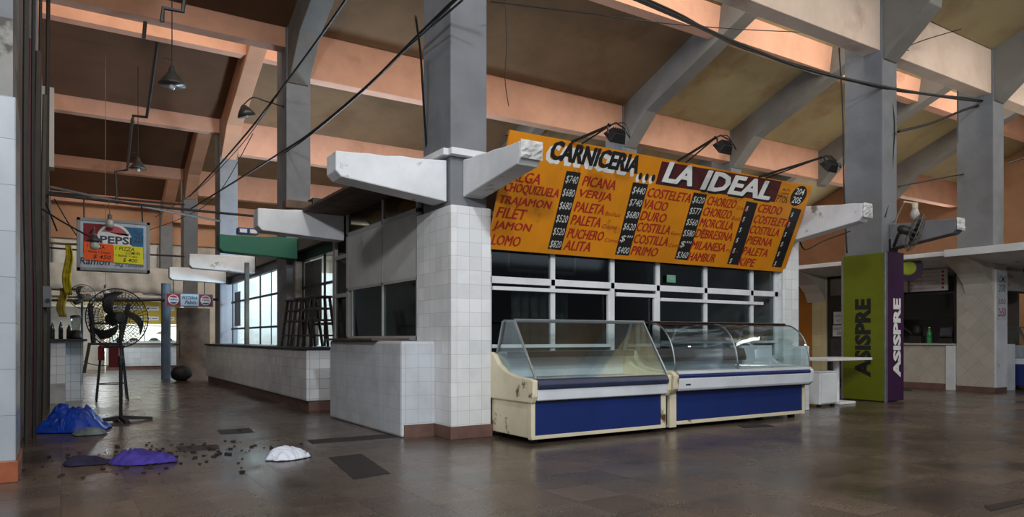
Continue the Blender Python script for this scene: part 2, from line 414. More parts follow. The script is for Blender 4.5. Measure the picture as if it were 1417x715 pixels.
# column edging strips just under the brackets
s = MB(); s.box(3.56, 4.09, 6.80, 6.9, 3.10, 3.17); struct(s.build('column_ledge_trim', M_BRK))
s = MB(); s.box(3.50, 3.60, 6.88, 7.6, 3.10, 3.17); struct(s.build('column_ledge_trim', M_BRK))
# nearest column of the opposite row: big tiles, peeled plaster above
s = MB(); s.box(-0.86, -0.29, 6.62, 7.3, 0.16, 2.95); o = struct(s.build('tiled_column', M_TILEL, bevel=0.01))
b = MB(); b.box(-0.88, -0.275, 6.605, 7.31, 0, 0.165); b.build('skirting', M_BASER, o, bevel=0.006)
M_PEEL = paint_worn('peeled_paint', '8f8f8a', '54504a', 0.47, 0.8, 1.9)
s = MB(); s.box(-0.84, -0.31, 6.64, 7.3, 2.95, 3.55); struct(s.build('peeled_column', M_PEEL))
s = MB(); s.box(-0.84, -0.31, 6.65, 7.3, 3.55, 9.2); struct(s.build('concrete_column', M_COL))

# ------------------------------------------------------------------ outer walls of the hall
s = MB(); s.box(-0.62, -0.36, 7.3, 13.9, 0, 6.7); struct(s.build('wall_left', M_SHED))
s = MB(); s.box(-0.36, -0.09, 13.3, 13.6, 3.8, 5.05); struct(s.build('wall_left_bright_slit', M_PLASTER))  # pale block added to stand in for a bright slit of daylight
s = MB(); s.box(-9.2, -9, -9, 34, 0, 10); struct(s.build('wall_left_far', M_SHED))
s = MB(); s.box(-9, 32, 34.2, 34.4, 0, 5.2); struct(s.build('wall_back', M_PLASTER))
s = MB(); s.box(-9, 32, 34.1, 34.3, 5.2, 7.0); struct(s.build('wall_back_upper', M_PLASTERO))
s = MB(); s.box(29, 29.2, -9, 34.2, 0, 10); struct(s.build('wall_right', M_PLASTERO))

# ------------------------------------------------------------------ concrete brackets
def bracket(loc_axis, root, tip, c, w, zr, zt, label, mat=M_BRK, broken=False):
    """tapered cantilever along an axis; zr / zt = (bottom, top) at root and tip"""
    t = thing('concrete_bracket', label, 'bracket', ((root, c, zr[0]) if loc_axis == 'x' else (c, root, zr[0])), 'cantilevered concrete brackets')
    m = MB(); n = 7; sgn = 1 if tip > root else -1
    top = []
    for i in range(n+1):
        q = i/n; top.append((root+(tip-root)*q, zr[1]+(zt[1]-zr[1])*q+(random.uniform(-.012, .012) if 0 < i < n else 0)))
    poly = [(root, zr[0]), (tip-0.06*sgn, zt[0]-0.0), (tip, zt[0]+0.06)]+top[::-1]
    if loc_axis == 'x': m.prism(poly, 'y', c-w/2, c+w/2)
    else: m.prism(poly, 'x', c-w/2, c+w/2)
    m.build('arm', mat, t, bevel=0.014)
    if broken:
        m = MB(); nn = 6; g = []
        for i in range(nn+1):
            for j in range(nn+1):
                a = c-w/2-0.004+(w+0.008)*i/nn; z = zt[0]+0.05+(zt[1]-zt[0]-0.04)*j/nn
                e = tip+sgn*(0.012+random.uniform(0, .035)*(0.3 if i in (0, nn) or j in (0, nn) else 1))
                g.append((e, a, z) if loc_axis == 'x' else (a, e, z))
        q = [(i*(nn+1)+j, i*(nn+1)+j+1, (i+1)*(nn+1)+j+1, (i+1)*(nn+1)+j) for i in range(nn) for j in range(nn)]
        m.add(g, q); m.build('broken_end', M_BROKEN, t)
    return t
bracket('x', 3.58, 2.33, 7.10, 0.30, (2.60, 3.06), (2.73, 2.99), 'white chipped concrete bracket over the aisle from the front tiled column', broken=False)
bracket('y', 6.9, 5.74, 3.875, 0.25, (2.66, 3.08), (2.80, 3.02), 'white concrete bracket with broken end crossing the corner of the price board', broken=True)
bracket('y', 6.9, 5.66, 9.46, 0.22, (2.56, 3.10), (2.73, 2.97), 'white concrete bracket behind the price board end, pointing at the advertising column', broken=True)
bracket('x', 3.58, 2.33, 10.43, 0.28, (2.56, 2.98), (2.62, 2.93), 'grey-white concrete bracket above the bar stools, an old lamp on its root')
bracket('x', 3.69, 2.33, 13.3, 0.28, (2.56, 2.96), (2.62, 2.92), 'concrete bracket painted green over the aisle', M_BRKG)
bracket('x', 3.69, 2.33, 16.7, 0.28, (2.56, 2.96), (2.62, 2.92), 'white bracket just behind the green one')
bracket('x', 3.69, 2.33, 20.0, 0.28, (2.56, 2.96), (2.60, 2.92), 'white bracket above the small pizzeria sign')
bracket('x', 3.59, 2.33, 27.1, 0.28, (2.56, 2.96), (2.58, 2.90), 'pale bracket seen past the end of the pizzeria sign')
bracket('y', 6.9, 5.8, 12.33, 0.25, (2.66, 3.10), (2.81, 3.05), 'dark grey bracket with white broken end behind the wall fan', M_COL, True)

# ------------------------------------------------------------------ butcher's stall shell
SY = 6.96
s = MB(); s.box(4.075, 9.27, SY+0.05, SY+0.11, 0, 0.78); struct(s.build('wall_butcher_front', M_TILEB))
s = MB(); s.box(3.62, 9.6, 10.85, 10.95, 0, 2.9); struct(s.build('wall_butcher_back', M_SHED))
s = MB(); s.box(9.5, 9.6, 7.6, 10.9, 0, 2.9); struct(s.build('wall_butcher_side', M_PLASTER))
s = MB(); s.box(3.1, 9.66, 7.3, 10.95, 2.93, 3.02); struct(s.build('ceiling_butcher', M_WOOD))
s = MB(); s.box(4.075, 9.27, SY-0.01, SY+0.13, 2.12, 2.93); struct(s.build('wall_butcher_fascia', M_SHED))

# window front: a grid of white bars, panes between
wf = thing('window_1', 'white barred window front of the butcher stall under the price board', 'window', (4.075, SY, 0.78)); wf['kind'] = 'structure'
del wf['label'], wf['category']
def bars(o, rects, y0, y1, name='frame', mat=M_WHITE):
    m = MB()
    for x0, x1, z0, z1 in rects: m.box(x0, x1, y0, y1, z0, z1)
    return m.build(name, mat, o, bevel=0.004)
def xa(px): return at_y(px, 400, SY).x
XS = [4.14, xa(765.5), xa(848), xa(911), xa(977), xa(1041), 9.25]
rects = [(4.09, 9.27, 1.735, 1.815), (4.09, 9.27, 0.78, 0.84), (4.09, 4.16, 0.84, 2.12), (9.19, 9.27, 0.84, 2.12)]
for x in XS[1:-1]: rects.append((x-0.032, x+0.032, 0.84, 2.12))
bars(wf, rects, SY, SY+0.06)
rects = [(4.16, XS[2]-0.04, 1.655, 1.70), (4.16, XS[2]-0.04, 0.99, 1.03), (XS[2]-0.10, XS[2]-0.05, 1.03, 1.66), (XS[2]+0.05, XS[3]-0.05, 1.64, 1.69), (XS[3]-0.10, XS[3]-0.05, 0.9, 1.64)]
bars(wf, rects, SY-0.03, SY+0.01, 'sliding_sash')
rects = [(XS[3]+0.04, XS[5]+0.22, 1.60, 1.645), (XS[3]+0.04, 9.19, 1.03, 1.07)]
bars(wf, rects, SY-0.03, SY+0.01, 'sliding_sash')
for i in range(6):
    for z0, z1 in ((0.84, 1.735), (1.815, 2.12)):
        m = MB(); m.box(XS[i]+0.03, XS[i+1]-0.03, SY+0.025, SY+0.031, z0, z1)
        m.build('pane', M_GLASSD, wf)
m = MB(); m.box(xa(922), xa(934), SY-0.012, SY-0.009, 1.86, 1.96); tag(m.build('sticker', plain('green_sticker', '6d9c86', 0.7)), 'small green sticker on an upper pane behind the price board', 'sticker')
# pale things inside the stall, dim behind the glass
m = MB()
g = []; n = 24
for i in range(n+1):
    for j in range(7):
        x = 5.15+0.95*i/n; g.append((x, 8.05+0.05*math.sin(i*1.7)+0.01*j, 0.5+1.5*j/6))
m.add(g, [(i*7+j, (i+1)*7+j, (i+1)*7+j+1, i*7+j+1) for i in range(n) for j in range(6)])
o = m.build('plastic_curtain', plain('dingy_plastic', '6f716e', 0.5), smooth=True); o.modifiers.new('s', 'SOLIDIFY').thickness = 0.006
tag(o, 'dingy grey plastic curtain hanging inside the butcher stall behind its windows', 'curtain')
m = MB(); m.box(5.05, 6.2, 8.03, 8.09, 2.0, 2.04); m.box(5.05, 5.08, 8.03, 8.09, 2.0, 2.93); m.box(6.17, 6.2, 8.03, 8.09, 2.0, 2.93); m.build('curtain_rail', M_STEEL, o)

# aisle side: low painted wall, column return, windows and boards above
s = MB(); s.box(3.17, 3.60, 7.25, 9.72, 0, 1.07); o = struct(s.build('wall_aisle_stub', M_TILEB, bevel=0.03))
b = MB(); b.box(3.20, 3.6, 7.236, 7.25, 0, 0.14); b.build('skirting', M_BASE, o)
b = MB(); b.box(3.10, 3.66, 7.95, 9.75, 1.0705, 1.10); tag(b.build('sill_board', M_WOOD, bevel=0.004), 'thin worn wooden shelf board along the painted low wall below the aisle window', 'shelf')
s = MB(); s.box(3.60, 3.66, 7.7, 10.2, 0, 1.08); struct(s.build('wall_aisle_lower', M_TILEB))
wa = bpy.data.objects.new('window_2', None); COL.objects.link(wa); wa.location = (3.6, 7.72, 1.08); struct(wa)
m = MB()
for y0, y1, z0, z1 in [(7.70, 10.22, 1.08, 1.13), (7.70, 10.22, 1.80, 1.84), (7.70, 10.22, 2.60, 2.66), (7.70, 7.76, 1.08, 2.93), (10.14, 10.22, 1.08, 2.93), (8.80, 8.84, 1.13, 2.93), (9.96, 10.0, 1.13, 1.8), (10.72, 10.84, 0.0, 2.93), (10.22, 10.72, 1.72, 1.78), (10.22, 10.72, 2.3, 2.36), (10.22, 10.72, 1.05, 1.10)]:
    m.box(3.58, 3.63, y0, y1, z0, z1)
m.build('frame', M_GREY, wa, bevel=0.004)
for y0, y1, z0, z1 in [(7.76, 8.80, 1.13, 1.80), (8.84, 9.96, 1.13, 1.80), (10.22, 10.72, 1.10, 1.72), (10.22, 10.72, 1.78, 2.3)]:
    m = MB(); m.box(3.60, 3.606, y0, y1, z0, z1); m.build('pane', M_GLASSD, wa)
for y0, y1 in ((7.76, 8.80), (8.84, 10.14)):
    m = MB(); m.box(3.585, 3.60, y0, y1, 1.84, 2.60); m.build('board', M_PANEL, wa, bevel=0.003)
    m = MB(); m.box(3.60, 3.606, y0, y1, 2.66, 2.93); m.build('pane', glass('amber_film_glass', (0.75, 0.66, 0.5), 0.2, 0.6), wa)
s = MB(); s.box(3.60, 3.66, 10.2, 10.85, 0, 1.05); struct(s.build('wall_aisle_end', M_TILEB))
M_NET = plain('yellow_net', 'b39a1c', 0.8, 0, 0.35, 30)
for i, (y, lab) in enumerate(((8.32, 'yellow net bag stored behind the top pane beside the front column'), (9.45, 'yellow net bag behind the top pane, further along the aisle'))):
    m = MB(); m.ball((3.78, y, 2.79), 0.15, 18, (0.7, 2.1, 0.72)); o = m.build('net_bag', M_NET, smooth=True)
    d = o.modifiers.new('d', 'DISPLACE'); tx = bpy.data.textures.new('lumps', 'CLOUDS'); tx.noise_scale = 0.06; d.texture = tx; d.strength = 0.06
    tag(o, lab, 'bag', 'net bags above the aisle window')
    m = MB(); m.box(3.63, 3.95, y-0.36, y+0.36, 2.655, 2.675); tag(m.build('shelf_board', M_WOOD), 'small board carrying the net bag that hides behind the %s top pane' % ('front' if i == 0 else 'second'), 'shelf')
# brown soffit boards that run from the stall out over the aisle
s = MB(); s.box(2.95, 3.58, 7.3, 10.28, 2.935, 2.97); struct(s.build('ceiling_soffit', M_WOOD))

# ------------------------------------------------------------------ second stall along the aisle (glazed snack bar)
s = MB(); s.box(3.12, 3.70, 10.66, 19.4, 0.15, 0.93); o = struct(s.build('wall_counter', M_TILEC, bevel=0.02))
b = MB(); b.box(3.17, 3.70, 10.70, 19.4, 0, 0.15); b.build('skirting', M_BASE, o)
b = MB(); b.box(3.08, 3.84, 10.62, 19.42, 0.93, 0.965); tag(b.build('counter_top', M_WOODD, bevel=0.006), 'long dark counter top on the tiled bar wall', 'counter')
GX = 3.86
wb = bpy.data.objects.new('window_3', None); COL.objects.link(wb); wb.location = (GX, 10.9, 0.96); struct(wb)
m = MB()
ys = [10.9, 12.1, 13.4, 14.0, 15.2, 16.8, 18.4, 19.9]
m.box(GX-0.05, GX+0.05, 10.88, 20.2, 2.55, 2.72)
for z in (1.33, 2.03): m.box(GX-0.02, GX+0.02, 10.88, 20.0, z, z+0.045)
for y in ys: m.box(GX-0.012, GX+0.012, y-0.03, y+0.03, 0.965, 2.55)
for y in (11.5, 15.8): m.box(GX-0.008, GX+0.008, y-0.015, y+0.015, 0.965, 2.55)
m.build('frame', M_DARK, wb)
for i in range(len(ys)-1):
    m = MB(); m.box(GX-0.003, GX+0.003, ys[i]+0.03, ys[i+1]-0.03, 0.965, 2.55)
    m.build('pane', M_GLASS, wb)
s = MB(); s.box(GX-0.14, GX+0.3, 13.42, 13.98, 0.966, 2.55); struct(s.build('wall_window_pier', concrete('speckled_pier', '8b8781', 0.3, 0.8, 14, 0.3)))
s = MB(); s.box(9.4, 9.5, 10.95, 20.3, 0, 3.4); struct(s.build('wall_snack_bar_back', M_PLASTER))
s = MB(); s.box(3.9, 9.4, 20.3, 20.4, 0, 3.0); struct(s.build('wall_snack_bar_end', M_PLASTER))
s = MB(); s.box(3.7, 3.88, 10.86, 20.3, 2.72, 2.95); struct(s.build('wall_snack_bar_fascia', M_SHED))
point('snack_bar_fill_light', (5.6, 14.6, 2.4), 560, (0.62, 0.8, 1.0), 0.3)  # unseen lamps added to brighten the interior behind the glass
point('snack_bar_fill_light', (5.2, 18.3, 2.4), 560, (0.62, 0.8, 1.0), 0.3)
s = MB(); s.box(3.28, 3.36, 15.6, 15.7, 0.965, 2.7); struct(s.build('trim_counter_post', M_PIPE))
# posters stuck on the glass
M_POST = plain('dark_poster_print', '2c2430', 0.4, 0, 0.8, 7)
for i, (y0, y1, z0, z1, lab) in enumerate([(12.25, 13.25, 1.42, 2.5, 'tall dark photo poster on the snack bar glass behind the bar stools'), (18.9, 19.6, 1.42, 2.3, 'dark photo poster at the far end of the snack bar glass')]):
    m = MB(); m.box(GX-0.012, GX-0.006, y0, y1, z0, z1); tag(m.build('poster', M_POST), lab, 'poster')
# ------------------------------------------------------------------ price board of the butcher's stall
SB0, SB1, SBY0, SBZ0, SBY1, SBZ1 = 4.06, 9.31, 6.88, 2.11, 6.40, 3.33
bu = Vector((1, 0, 0)); bv = Vector((0, SBY1-SBY0, SBZ1-SBZ0)); BH = bv.length; bv /= BH
bn = bu.cross(bv).normalized()           # out of the face, towards the hall
bo = Vector((SB0, SBY0, SBZ0)); BW = SB1-SB0
def board_uv(px, py):
    d = ray(px, py); c = Vector((0, 0, CAM_H)); t = (bo-c).dot(bn)/d.dot(bn); p = c+d*t-bo
    return p.dot(bu), p.dot(bv)
sg = thing('price_board', 'large yellow tilted butcher price board with red hand-painted meat names', 'sign', (6.68, 6.64, 2.1))
def face_quad(mb, q, off, thick=0.0):
    """flat painted patch: q corners (u,v)"""
    mb.add([bo+bu*a+bv*b+bn*off for a, b in q], [tuple(range(len(q)))])
m = MB(); c4 = [(0, 0), (BW, 0), (BW, BH), (0, BH)]
m.hexa([bo+bu*a+bv*b-bn*0.03 for a, b in c4], [bo+bu*a+bv*b for a, b in c4])
m.build('board', paint_worn('yellow_sign_paint', 'd4850c', 'a8670f', 0.33, 0.5, 1.8), sg)
m = MB()
for i in range(7):
    u = BW*(0.02+0.96*i/6); m.bar(bo+bu*u-bn*0.05, bo+bu*u+bv*BH-bn*0.05, 0.04, 0.04)
for v in (0.05, BH-0.05): m.bar(bo+bv*v-bn*0.09, bo+bu*BW+bv*v-bn*0.09, 0.04, 0.04)
m.build('back_frame', M_WOOD, sg)
M_RED = plain('sign_red', 'a01c16', 0.6, 0, 0.06); M_SBLK = plain('sign_black', '131313', 0.6, 0, 0.05); M_SWHT = plain('sign_white', 'dcdcd8', 0.6, 0, 0.05); M_MAR = plain('sign_maroon', '4a1216', 0.6, 0, 0.08)
M_CHALK = plain('chalk_white', 'c9c9c4', 0.8, 0, 0.1)
# maroon field of the shop name, black price strips, oval
m = MB(); q = [board_uv(*p) for p in ((907, 254.5), (1072, 279.5), (1082, 251), (916, 223))]; face_quad(m, q, 0.0015); m.build('name_field', M_MAR, sg)
strips = [((758, 344), (776, 346), (804, 239), (784, 236)), ((851, 352), (870, 353.5), (897, 255), (876, 252)), ((933.5, 358), (951, 360), (978.5, 269), (960, 266)), ((1006, 365), (1022, 366.5), (1048.5, 281), (1033, 278)), ((1068, 368.5), (1081, 370), (1109, 290), (1096, 287))]
for s4 in strips:
    m = MB(); face_quad(m, [board_uv(*p) for p in s4], 0.0015); m.build('price_strip', M_SBLK, sg)
m = MB(); cu, cv = board_uv(1105, 271); face_quad(m, [(cu+0.165*math.cos(a)+0.03*math.sin(a), cv+0.15*math.sin(a)) for a in [2*math.pi*i/28 for i in range(28)]], 0.0015); m.build('number_oval', M_SBLK, sg)
def row_text(mb, s, u, v, w, h, bold=0.0, shear=0.12, off=0.003):
    put_text(mb, s, bo+bu*u+bv*v+bn*off, bu, bv, w, h, bold, shear, 0.0)
    if w > 0.35:
        for dd in (-1, 1): put_text(mb, s, bo+bu*(u+dd*0.036*h)+bv*(v+dd*0.012*h)+bn*(off+0.0004*dd), bu, bv, w, h, bold, shear, 0.0)
cols = [
 ('NALGA CHOQUIZUELA TRAJAMON FILET JAMON LOMO', [(693, 248), (697, 266), (690, 284), (686, 300), (681, 319), (679, 338)], (746, 771, 761, 727, 733, 718)),
 ('PICANA VERIJA PALETA PALETA PUCHERO ALITA', [(805, 256.5), (800, 275), (794, 292), (789, 310), (784, 328.5), (779, 345)], (850, 844, 834, 829, 833, 815)),
 ('COSTELETA VACIO DURO COSTILLA COSTILLA PRIMO', [(895, 272), (890, 288), (885, 304), (880, 319.5), (876, 336), (872, 352)], (954, 922, 920, 925, 922, 908)),
 ('CHORIZO CHORIZO MORCILLA DEBRESINA MILANESA HAMBUR', [(977.5, 283), (972, 298), (967, 313), (961, 328), (955, 344), (951, 360)], (1017, 1010, 1012, 1011, 1001, 987)),
 ('CERDO COSTELETA COSTILLA PIERNA PALETA KIPE', [(1048, 293), (1042, 308), (1036.5, 322.5), (1032, 337), (1026, 352), (1020, 367)], (1080, 1090, 1076, 1066, 1060, 1043)),
]
prices = [['$740', '$680', '$680', '$520', '$520', '$820'], ['$440', '$740', '$680', '$620', "$'''", '$400'], ['$620', '$577', '$560', '$580', "$'''", '$360'], ['$']*6, ['$']*6]
red = MB(); small = MB(); chalk = MB()
subs = {(1, 2): 'Bolluc', (1, 3): 'Corte', (1, 4): 'Comun', (2, 3): 'Especial', (2, 4): 'Comun', (3, 0): 'Criollo', (3, 1): 'Bolluc', (3, 4): 'P/pan'}
for ci, (ws, ps, ends) in enumerate(cols):
    for ri, (wd, (px, py)) in enumerate(zip(ws.split(), ps)):
        u, v = board_uv(px, py); u1, _ = board_uv(ends[ri], py+(ends[ri]-px)*0.14); h = 0.118
        row_text(red, wd, u, v, u1-u, h, 0.0, 0.2)
        if (ci, ri) in subs: row_text(small, subs[(ci, ri)], u1+0.03, v-0.005, 0.25, 0.05, 0.0, 0.2)
        s4 = strips[ci]; fr = (ri+0.42)/6
        bl = Vector(board_uv(*s4[0])); br_ = Vector(board_uv(*s4[1])); tl = Vector(board_uv(*s4[3])); tr = Vector(board_uv(*s4[2]))
        lf = tl.lerp(bl, fr+0.05); rt = tr.lerp(br_, fr+0.05)
        ps_ = prices[ci][ri]; wdt = (rt-lf).x
        if len(ps_) > 1: row_text(chalk, ps_, lf.x+wdt*0.08, lf.y-0.035, wdt*0.84, 0.10, 0.0, 0.2)
        else: row_text(chalk, ps_, lf.x+wdt*0.12, lf.y-0.035, 0.05, 0.08, 0.0, 0.2)
red.build('meat_name_lettering', M_RED, sg); small.build('small_lettering', M_RED, sg); chalk.build('price_lettering', M_CHALK, sg)
hw = MB(); hb = MB()
def head(s, p0, p1, h, dx, dv, first, second, bold, shear, grow=0.0):
    u, v = board_uv(*p0); u1, _ = board_uv(*p1)
    row_text(first, s, u+dx, v+dv, u1-u, h, bold, shear, 0.0025); row_text(second, s, u, v, u1-u, h, bold, shear, 0.004)
head('CARNICERIA', (760, 220), (881, 240), 0.215, -0.05, -0.045, hw, hb, 0.025, 0.15)
for i, px in enumerate((885, 894, 903)):
    u, v = board_uv(px, 243.5+i*1.2)
    e = [(math.cos(a)*0.035, math.sin(a)*0.05) for a in [2*math.pi*k/16 for k in range(16)]]
    face_quad(hw, [(u-0.02+a, v-0.03+b) for a, b in e], 0.0025); face_quad(hb, [(u+0.01+a*0.85, v+0.0+b*0.9) for a, b in e], 0.004)
hb.build('headline_lettering', M_SBLK, sg)
lw = MB(); lb = MB()
head('LA', (916, 251), (957, 256), 0.255, 0.03, -0.03, lb, lw, 0.025, 0.16)
head('IDEAL', (969, 261.5), (1064, 276), 0.255, 0.03, -0.03, lb, lw, 0.025, 0.16)
for vv in hw.v: lw.v.append(vv)
base = len(lw.v)-len(hw.v); lw.f += [tuple(i+base for i in fc) for fc in hw.f]
lw.build('white_lettering', M_SWHT, sg); lb.build('letter_shadow', M_SBLK, sg)
m = MB()
u, v = board_uv(1073.5, 279); row_text(m, 'PTOS', u, v, 0.235, 0.10, 0.0, 0.0)
u, v = board_uv(1083, 263.5); row_text(m, 'RUTI', u, v, 0.16, 0.035); row_text(m, 'CARNES', u, v-0.05, 0.16, 0.03)
m.build('stall_lettering', M_SBLK, sg)
m = MB(); row_text(m, '204', cu-0.10, cv+0.015, 0.20, 0.095, 0.01, 0.15); row_text(m, '205', cu-0.115, cv-0.11, 0.20, 0.095, 0.01, 0.15)
m.build('number_lettering', M_SWHT, sg)

# floodlights on arms above the board
def flood(base_px, tip, head_c, label):
    u, v = board_uv(*base_px); b = bo+bu*u+bv*(BH-0.03)-bn*0.05
    t = thing('floodlight', label, 'lamp', b, 'floodlights over the price board')
    tip = Vector(tip); hc = Vector(head_c)
    m = MB(); m.tube([b, tip], 0.016, 8); m.tube([b+Vector((0.16, 0, 0.0)), tip], 0.009, 6); m.build('arm', M_DARK, t)
    m = MB(); m.tube([tip, tip+Vector((0.06, -0.02, 0.03)), hc+Vector((0.12, 0, 0.09)), hc+Vector((0.12, 0, 0))], 0.010, 6); m.tube([tip, tip+Vector((-0.05, -0.02, 0.0)), hc+Vector((-0.12, 0, 0.08)), hc+Vector((-0.12, 0, 0))], 0.010, 6)
    m.build('bracket', M_DARK, t)
    # housing: tapered box that looks down and back at the board
    fwd = Vector((0, 0.75, -0.66)).normalized(); x = Vector((1, 0, 0)); y = fwd.cross(x)
    m = MB()
    m.hexa([hc+x*a*0.07+y*b_*0.05-fwd*0.05 for a, b_ in ((-1, -1), (1, -1), (1, 1), (-1, 1))], [hc+x*a*0.11+y*b_*0.08+fwd*0.05 for a, b_ in ((-1, -1), (1, -1), (1, 1), (-1, 1))])
    for i in range(5): m.bar(hc+x*(-0.06+0.03*i)-fwd*0.05+y*-0.045, hc+x*(-0.06+0.03*i)-fwd*0.05+y*0.045, 0.007, 0.04)
    m.build('housing', M_DARK, t, bevel=0.006)
    m = MB(); m.hexa([hc+x*a*0.095+y*b_*0.065+fwd*0.051 for a, b_ in ((-1, -1), (1, -1), (1, 1), (-1, 1))], [hc+x*a*0.095+y*b_*0.065+fwd*0.055 for a, b_ in ((-1, -1), (1, -1), (1, 1), (-1, 1))]); m.build('lens', M_STEEL, t)
    m = MB(); m.tube(curve_pts([tip, tip+Vector((0.2, 0, 0.05)), hc+Vector((0.15, -0.05, -0.02)), hc+Vector((0.05, -0.1, 0.02))], 6), 0.006, 5); m.build('cord', M_CABLE, t)
    return t
flood((790, 199), at_y(845, 173, 5.85), at_y(853, 187, 5.85), 'black floodlight on an arm above the word CARNICERIA')
flood((938, 223), at_y(991, 190, 5.85), at_y(1002, 203, 5.85), 'black floodlight on an arm above the words LA IDEAL')
flood((1050, 243), at_y(1137, 218, 5.6), at_y(1149, 229, 5.6), 'black floodlight on a long arm above the stall numbers 204 205')

# ------------------------------------------------------------------ display fridges
def end_panel(mb, x0, x1, prof): mb.prism(prof, 'x', x0, x1)
Y0, Y1 = 6.05, 6.86
fr = thing('display_fridge', 'butcher display fridge with flat slanting glass and rusty cream end, beside the tiled column', 'fridge', (5.08, 6.45, 0), 'butcher display fridges')
FX0, FX1 = 4.09, 6.02
m = MB(); m.box(FX0+0.01, FX1-0.01, Y0+0.03, Y1, 0.06, 0.455); m.build('base', M_CREAM, fr, bevel=0.008)
m = MB(); m.box(FX0+0.05, FX1-0.09, Y0+0.012, Y0+0.032, 0.085, 0.44); m.build('front_panel', M_BLUE, fr, bevel=0.004)
m = MB(); m.box(FX0+0.05, FX1-0.03, Y0+0.005, Y0+0.045, 0.05, 0.09); m.box(FX0, FX0+0.05, Y0, Y0+0.06, 0.05, 0.46); m.box(FX1-0.09, FX1-0.02, Y0, Y0+0.06, 0.05, 0.46)
m.build('panel_trim', M_CREAM, fr, bevel=0.004)
for x in (FX0+0.08, FX1-0.16):
    for y in (Y0+0.1, Y1-0.12):
        m = MB(); m.box(x, x+0.07, y, y+0.07, 0, 0.06); m.build('foot', M_BLACK, fr)
up = [(Y1, 0.43), (Y0-0.02, 0.43), (Y0-0.06, 0.50), (Y0-0.06, 0.67), (Y0+0.02, 0.685), (Y0+0.28, 0.70), (Y0+0.48, 0.745), (Y0+0.63, 0.82), (Y0+0.73, 0.93), (Y1, 0.95)]
for i, (x0, x1) in enumerate(((FX0-0.02, FX0+0.045), (FX1-0.045, FX1+0.02))):
    m = MB(); end_panel(m, x0, x1, up); m.build('end_panel', M_CREAM, fr, bevel=0.014)
# tub: front bumper, floor, back
m = MB(); m.prism([(Y0-0.05, 0.455), (Y0-0.05, 0.575), (Y0+0.03, 0.575), (Y0+0.03, 0.455)], 'x', FX0+0.045, FX1-0.045); m.build('bumper', M_FWHITE, fr, bevel=0.012)
m = MB(); m.prism([(Y0-0.075, 0.58), (Y0-0.085, 0.62), (Y0-0.055, 0.67), (Y0+0.03, 0.68), (Y0+0.03, 0.58)], 'x', FX0+0.045, FX1-0.045); m.build('rubber_rail', M_NAVY, fr, bevel=0.008)
m = MB(); m.box(FX0+0.045, FX1-0.045, Y0+0.03, Y1-0.05, 0.46, 0.52); m.box(FX0+0.045, FX1-0.045, Y0+0.03, Y0+0.06, 0.52, 0.68); m.box(FX0+0.045, FX1-0.045, Y1-0.09, Y1-0.03, 0.5, 0.94); m.build('tub', M_FWHITE, fr)
m = MB(); m.box(FX0+0.045, FX1-0.045, Y1-0.28, Y1-0.03, 0.93, 0.955); m.build('rear_ledge', M_STEEL, fr, bevel=0.004)
m = MB(); m.box(FX0+0.045, FX1-0.045, Y1-0.295, Y1-0.275, 0.885, 0.955); m.build('ledge_trim', M_BLACK, fr)
m = MB()
for i in range(30):
    x = FX0+0.08+i*(FX1-FX0-0.16)/29; m.tube([(x, Y0+0.09, 0.625), (x, Y1-0.12, 0.66)], 0.0035, 5)
for y in (Y0+0.09, Y0+0.35, Y1-0.14): m.tube([(FX0+0.06, y, 0.625+(y-Y0)*0.05), (FX1-0.06, y, 0.625+(y-Y0)*0.05)], 0.005, 5)
m.build('wire_rack', M_STEEL, fr)
TY0, TY1, TZ = Y0+0.36, Y0+0.60, 1.29
m = MB(); m.box(FX0+0.03, FX1-0.02, TY0, TY0+0.025, TZ-0.012, TZ+0.022); m.box(FX0+0.03, FX1-0.02, TY1-0.025, TY1, TZ-0.012, TZ+0.016); m.build('top_rail', M_STEEL, fr, bevel=0.004)
m = MB(); m.box(FX0+0.03, FX1-0.02, TY0+0.025, TY1-0.025, TZ, TZ+0.008); m.build('top_glass', M_GLASS, fr)
m = MB(); m.hexa([(FX0+0.04, Y0-0.035, 0.675), (FX1-0.04, Y0-0.035, 0.675), (FX1-0.04, Y0-0.029, 0.675), (FX0+0.04, Y0-0.029, 0.675)], [(FX0+0.04, TY0, TZ), (FX1-0.04, TY0, TZ), (FX1-0.04, TY0+0.006, TZ), (FX0+0.04, TY0+0.006, TZ)]); m.build('front_glass', M_GLASS, fr)
for x in (FX0+0.03, FX1-0.036):
    m = MB(); m.prism([(Y0-0.03, 0.69), (Y0+0.28, 0.705), (Y0+0.48, 0.75), (Y0+0.63, 0.825), (Y0+0.73, 0.93), (TY1, TZ), (TY0, TZ)], 'x', x, x+0.006); m.build('end_glass', M_GLASS, fr)
    m = MB(); m.bar((x, Y0-0.035, 0.68), (x, TY0+0.005, TZ), 0.022, 0.022); m.bar((x, Y1-0.1, 0.95), (x, TY1-0.01, TZ), 0.028, 0.03); m.build('glass_strut', M_STEEL, fr, bevel=0.003)

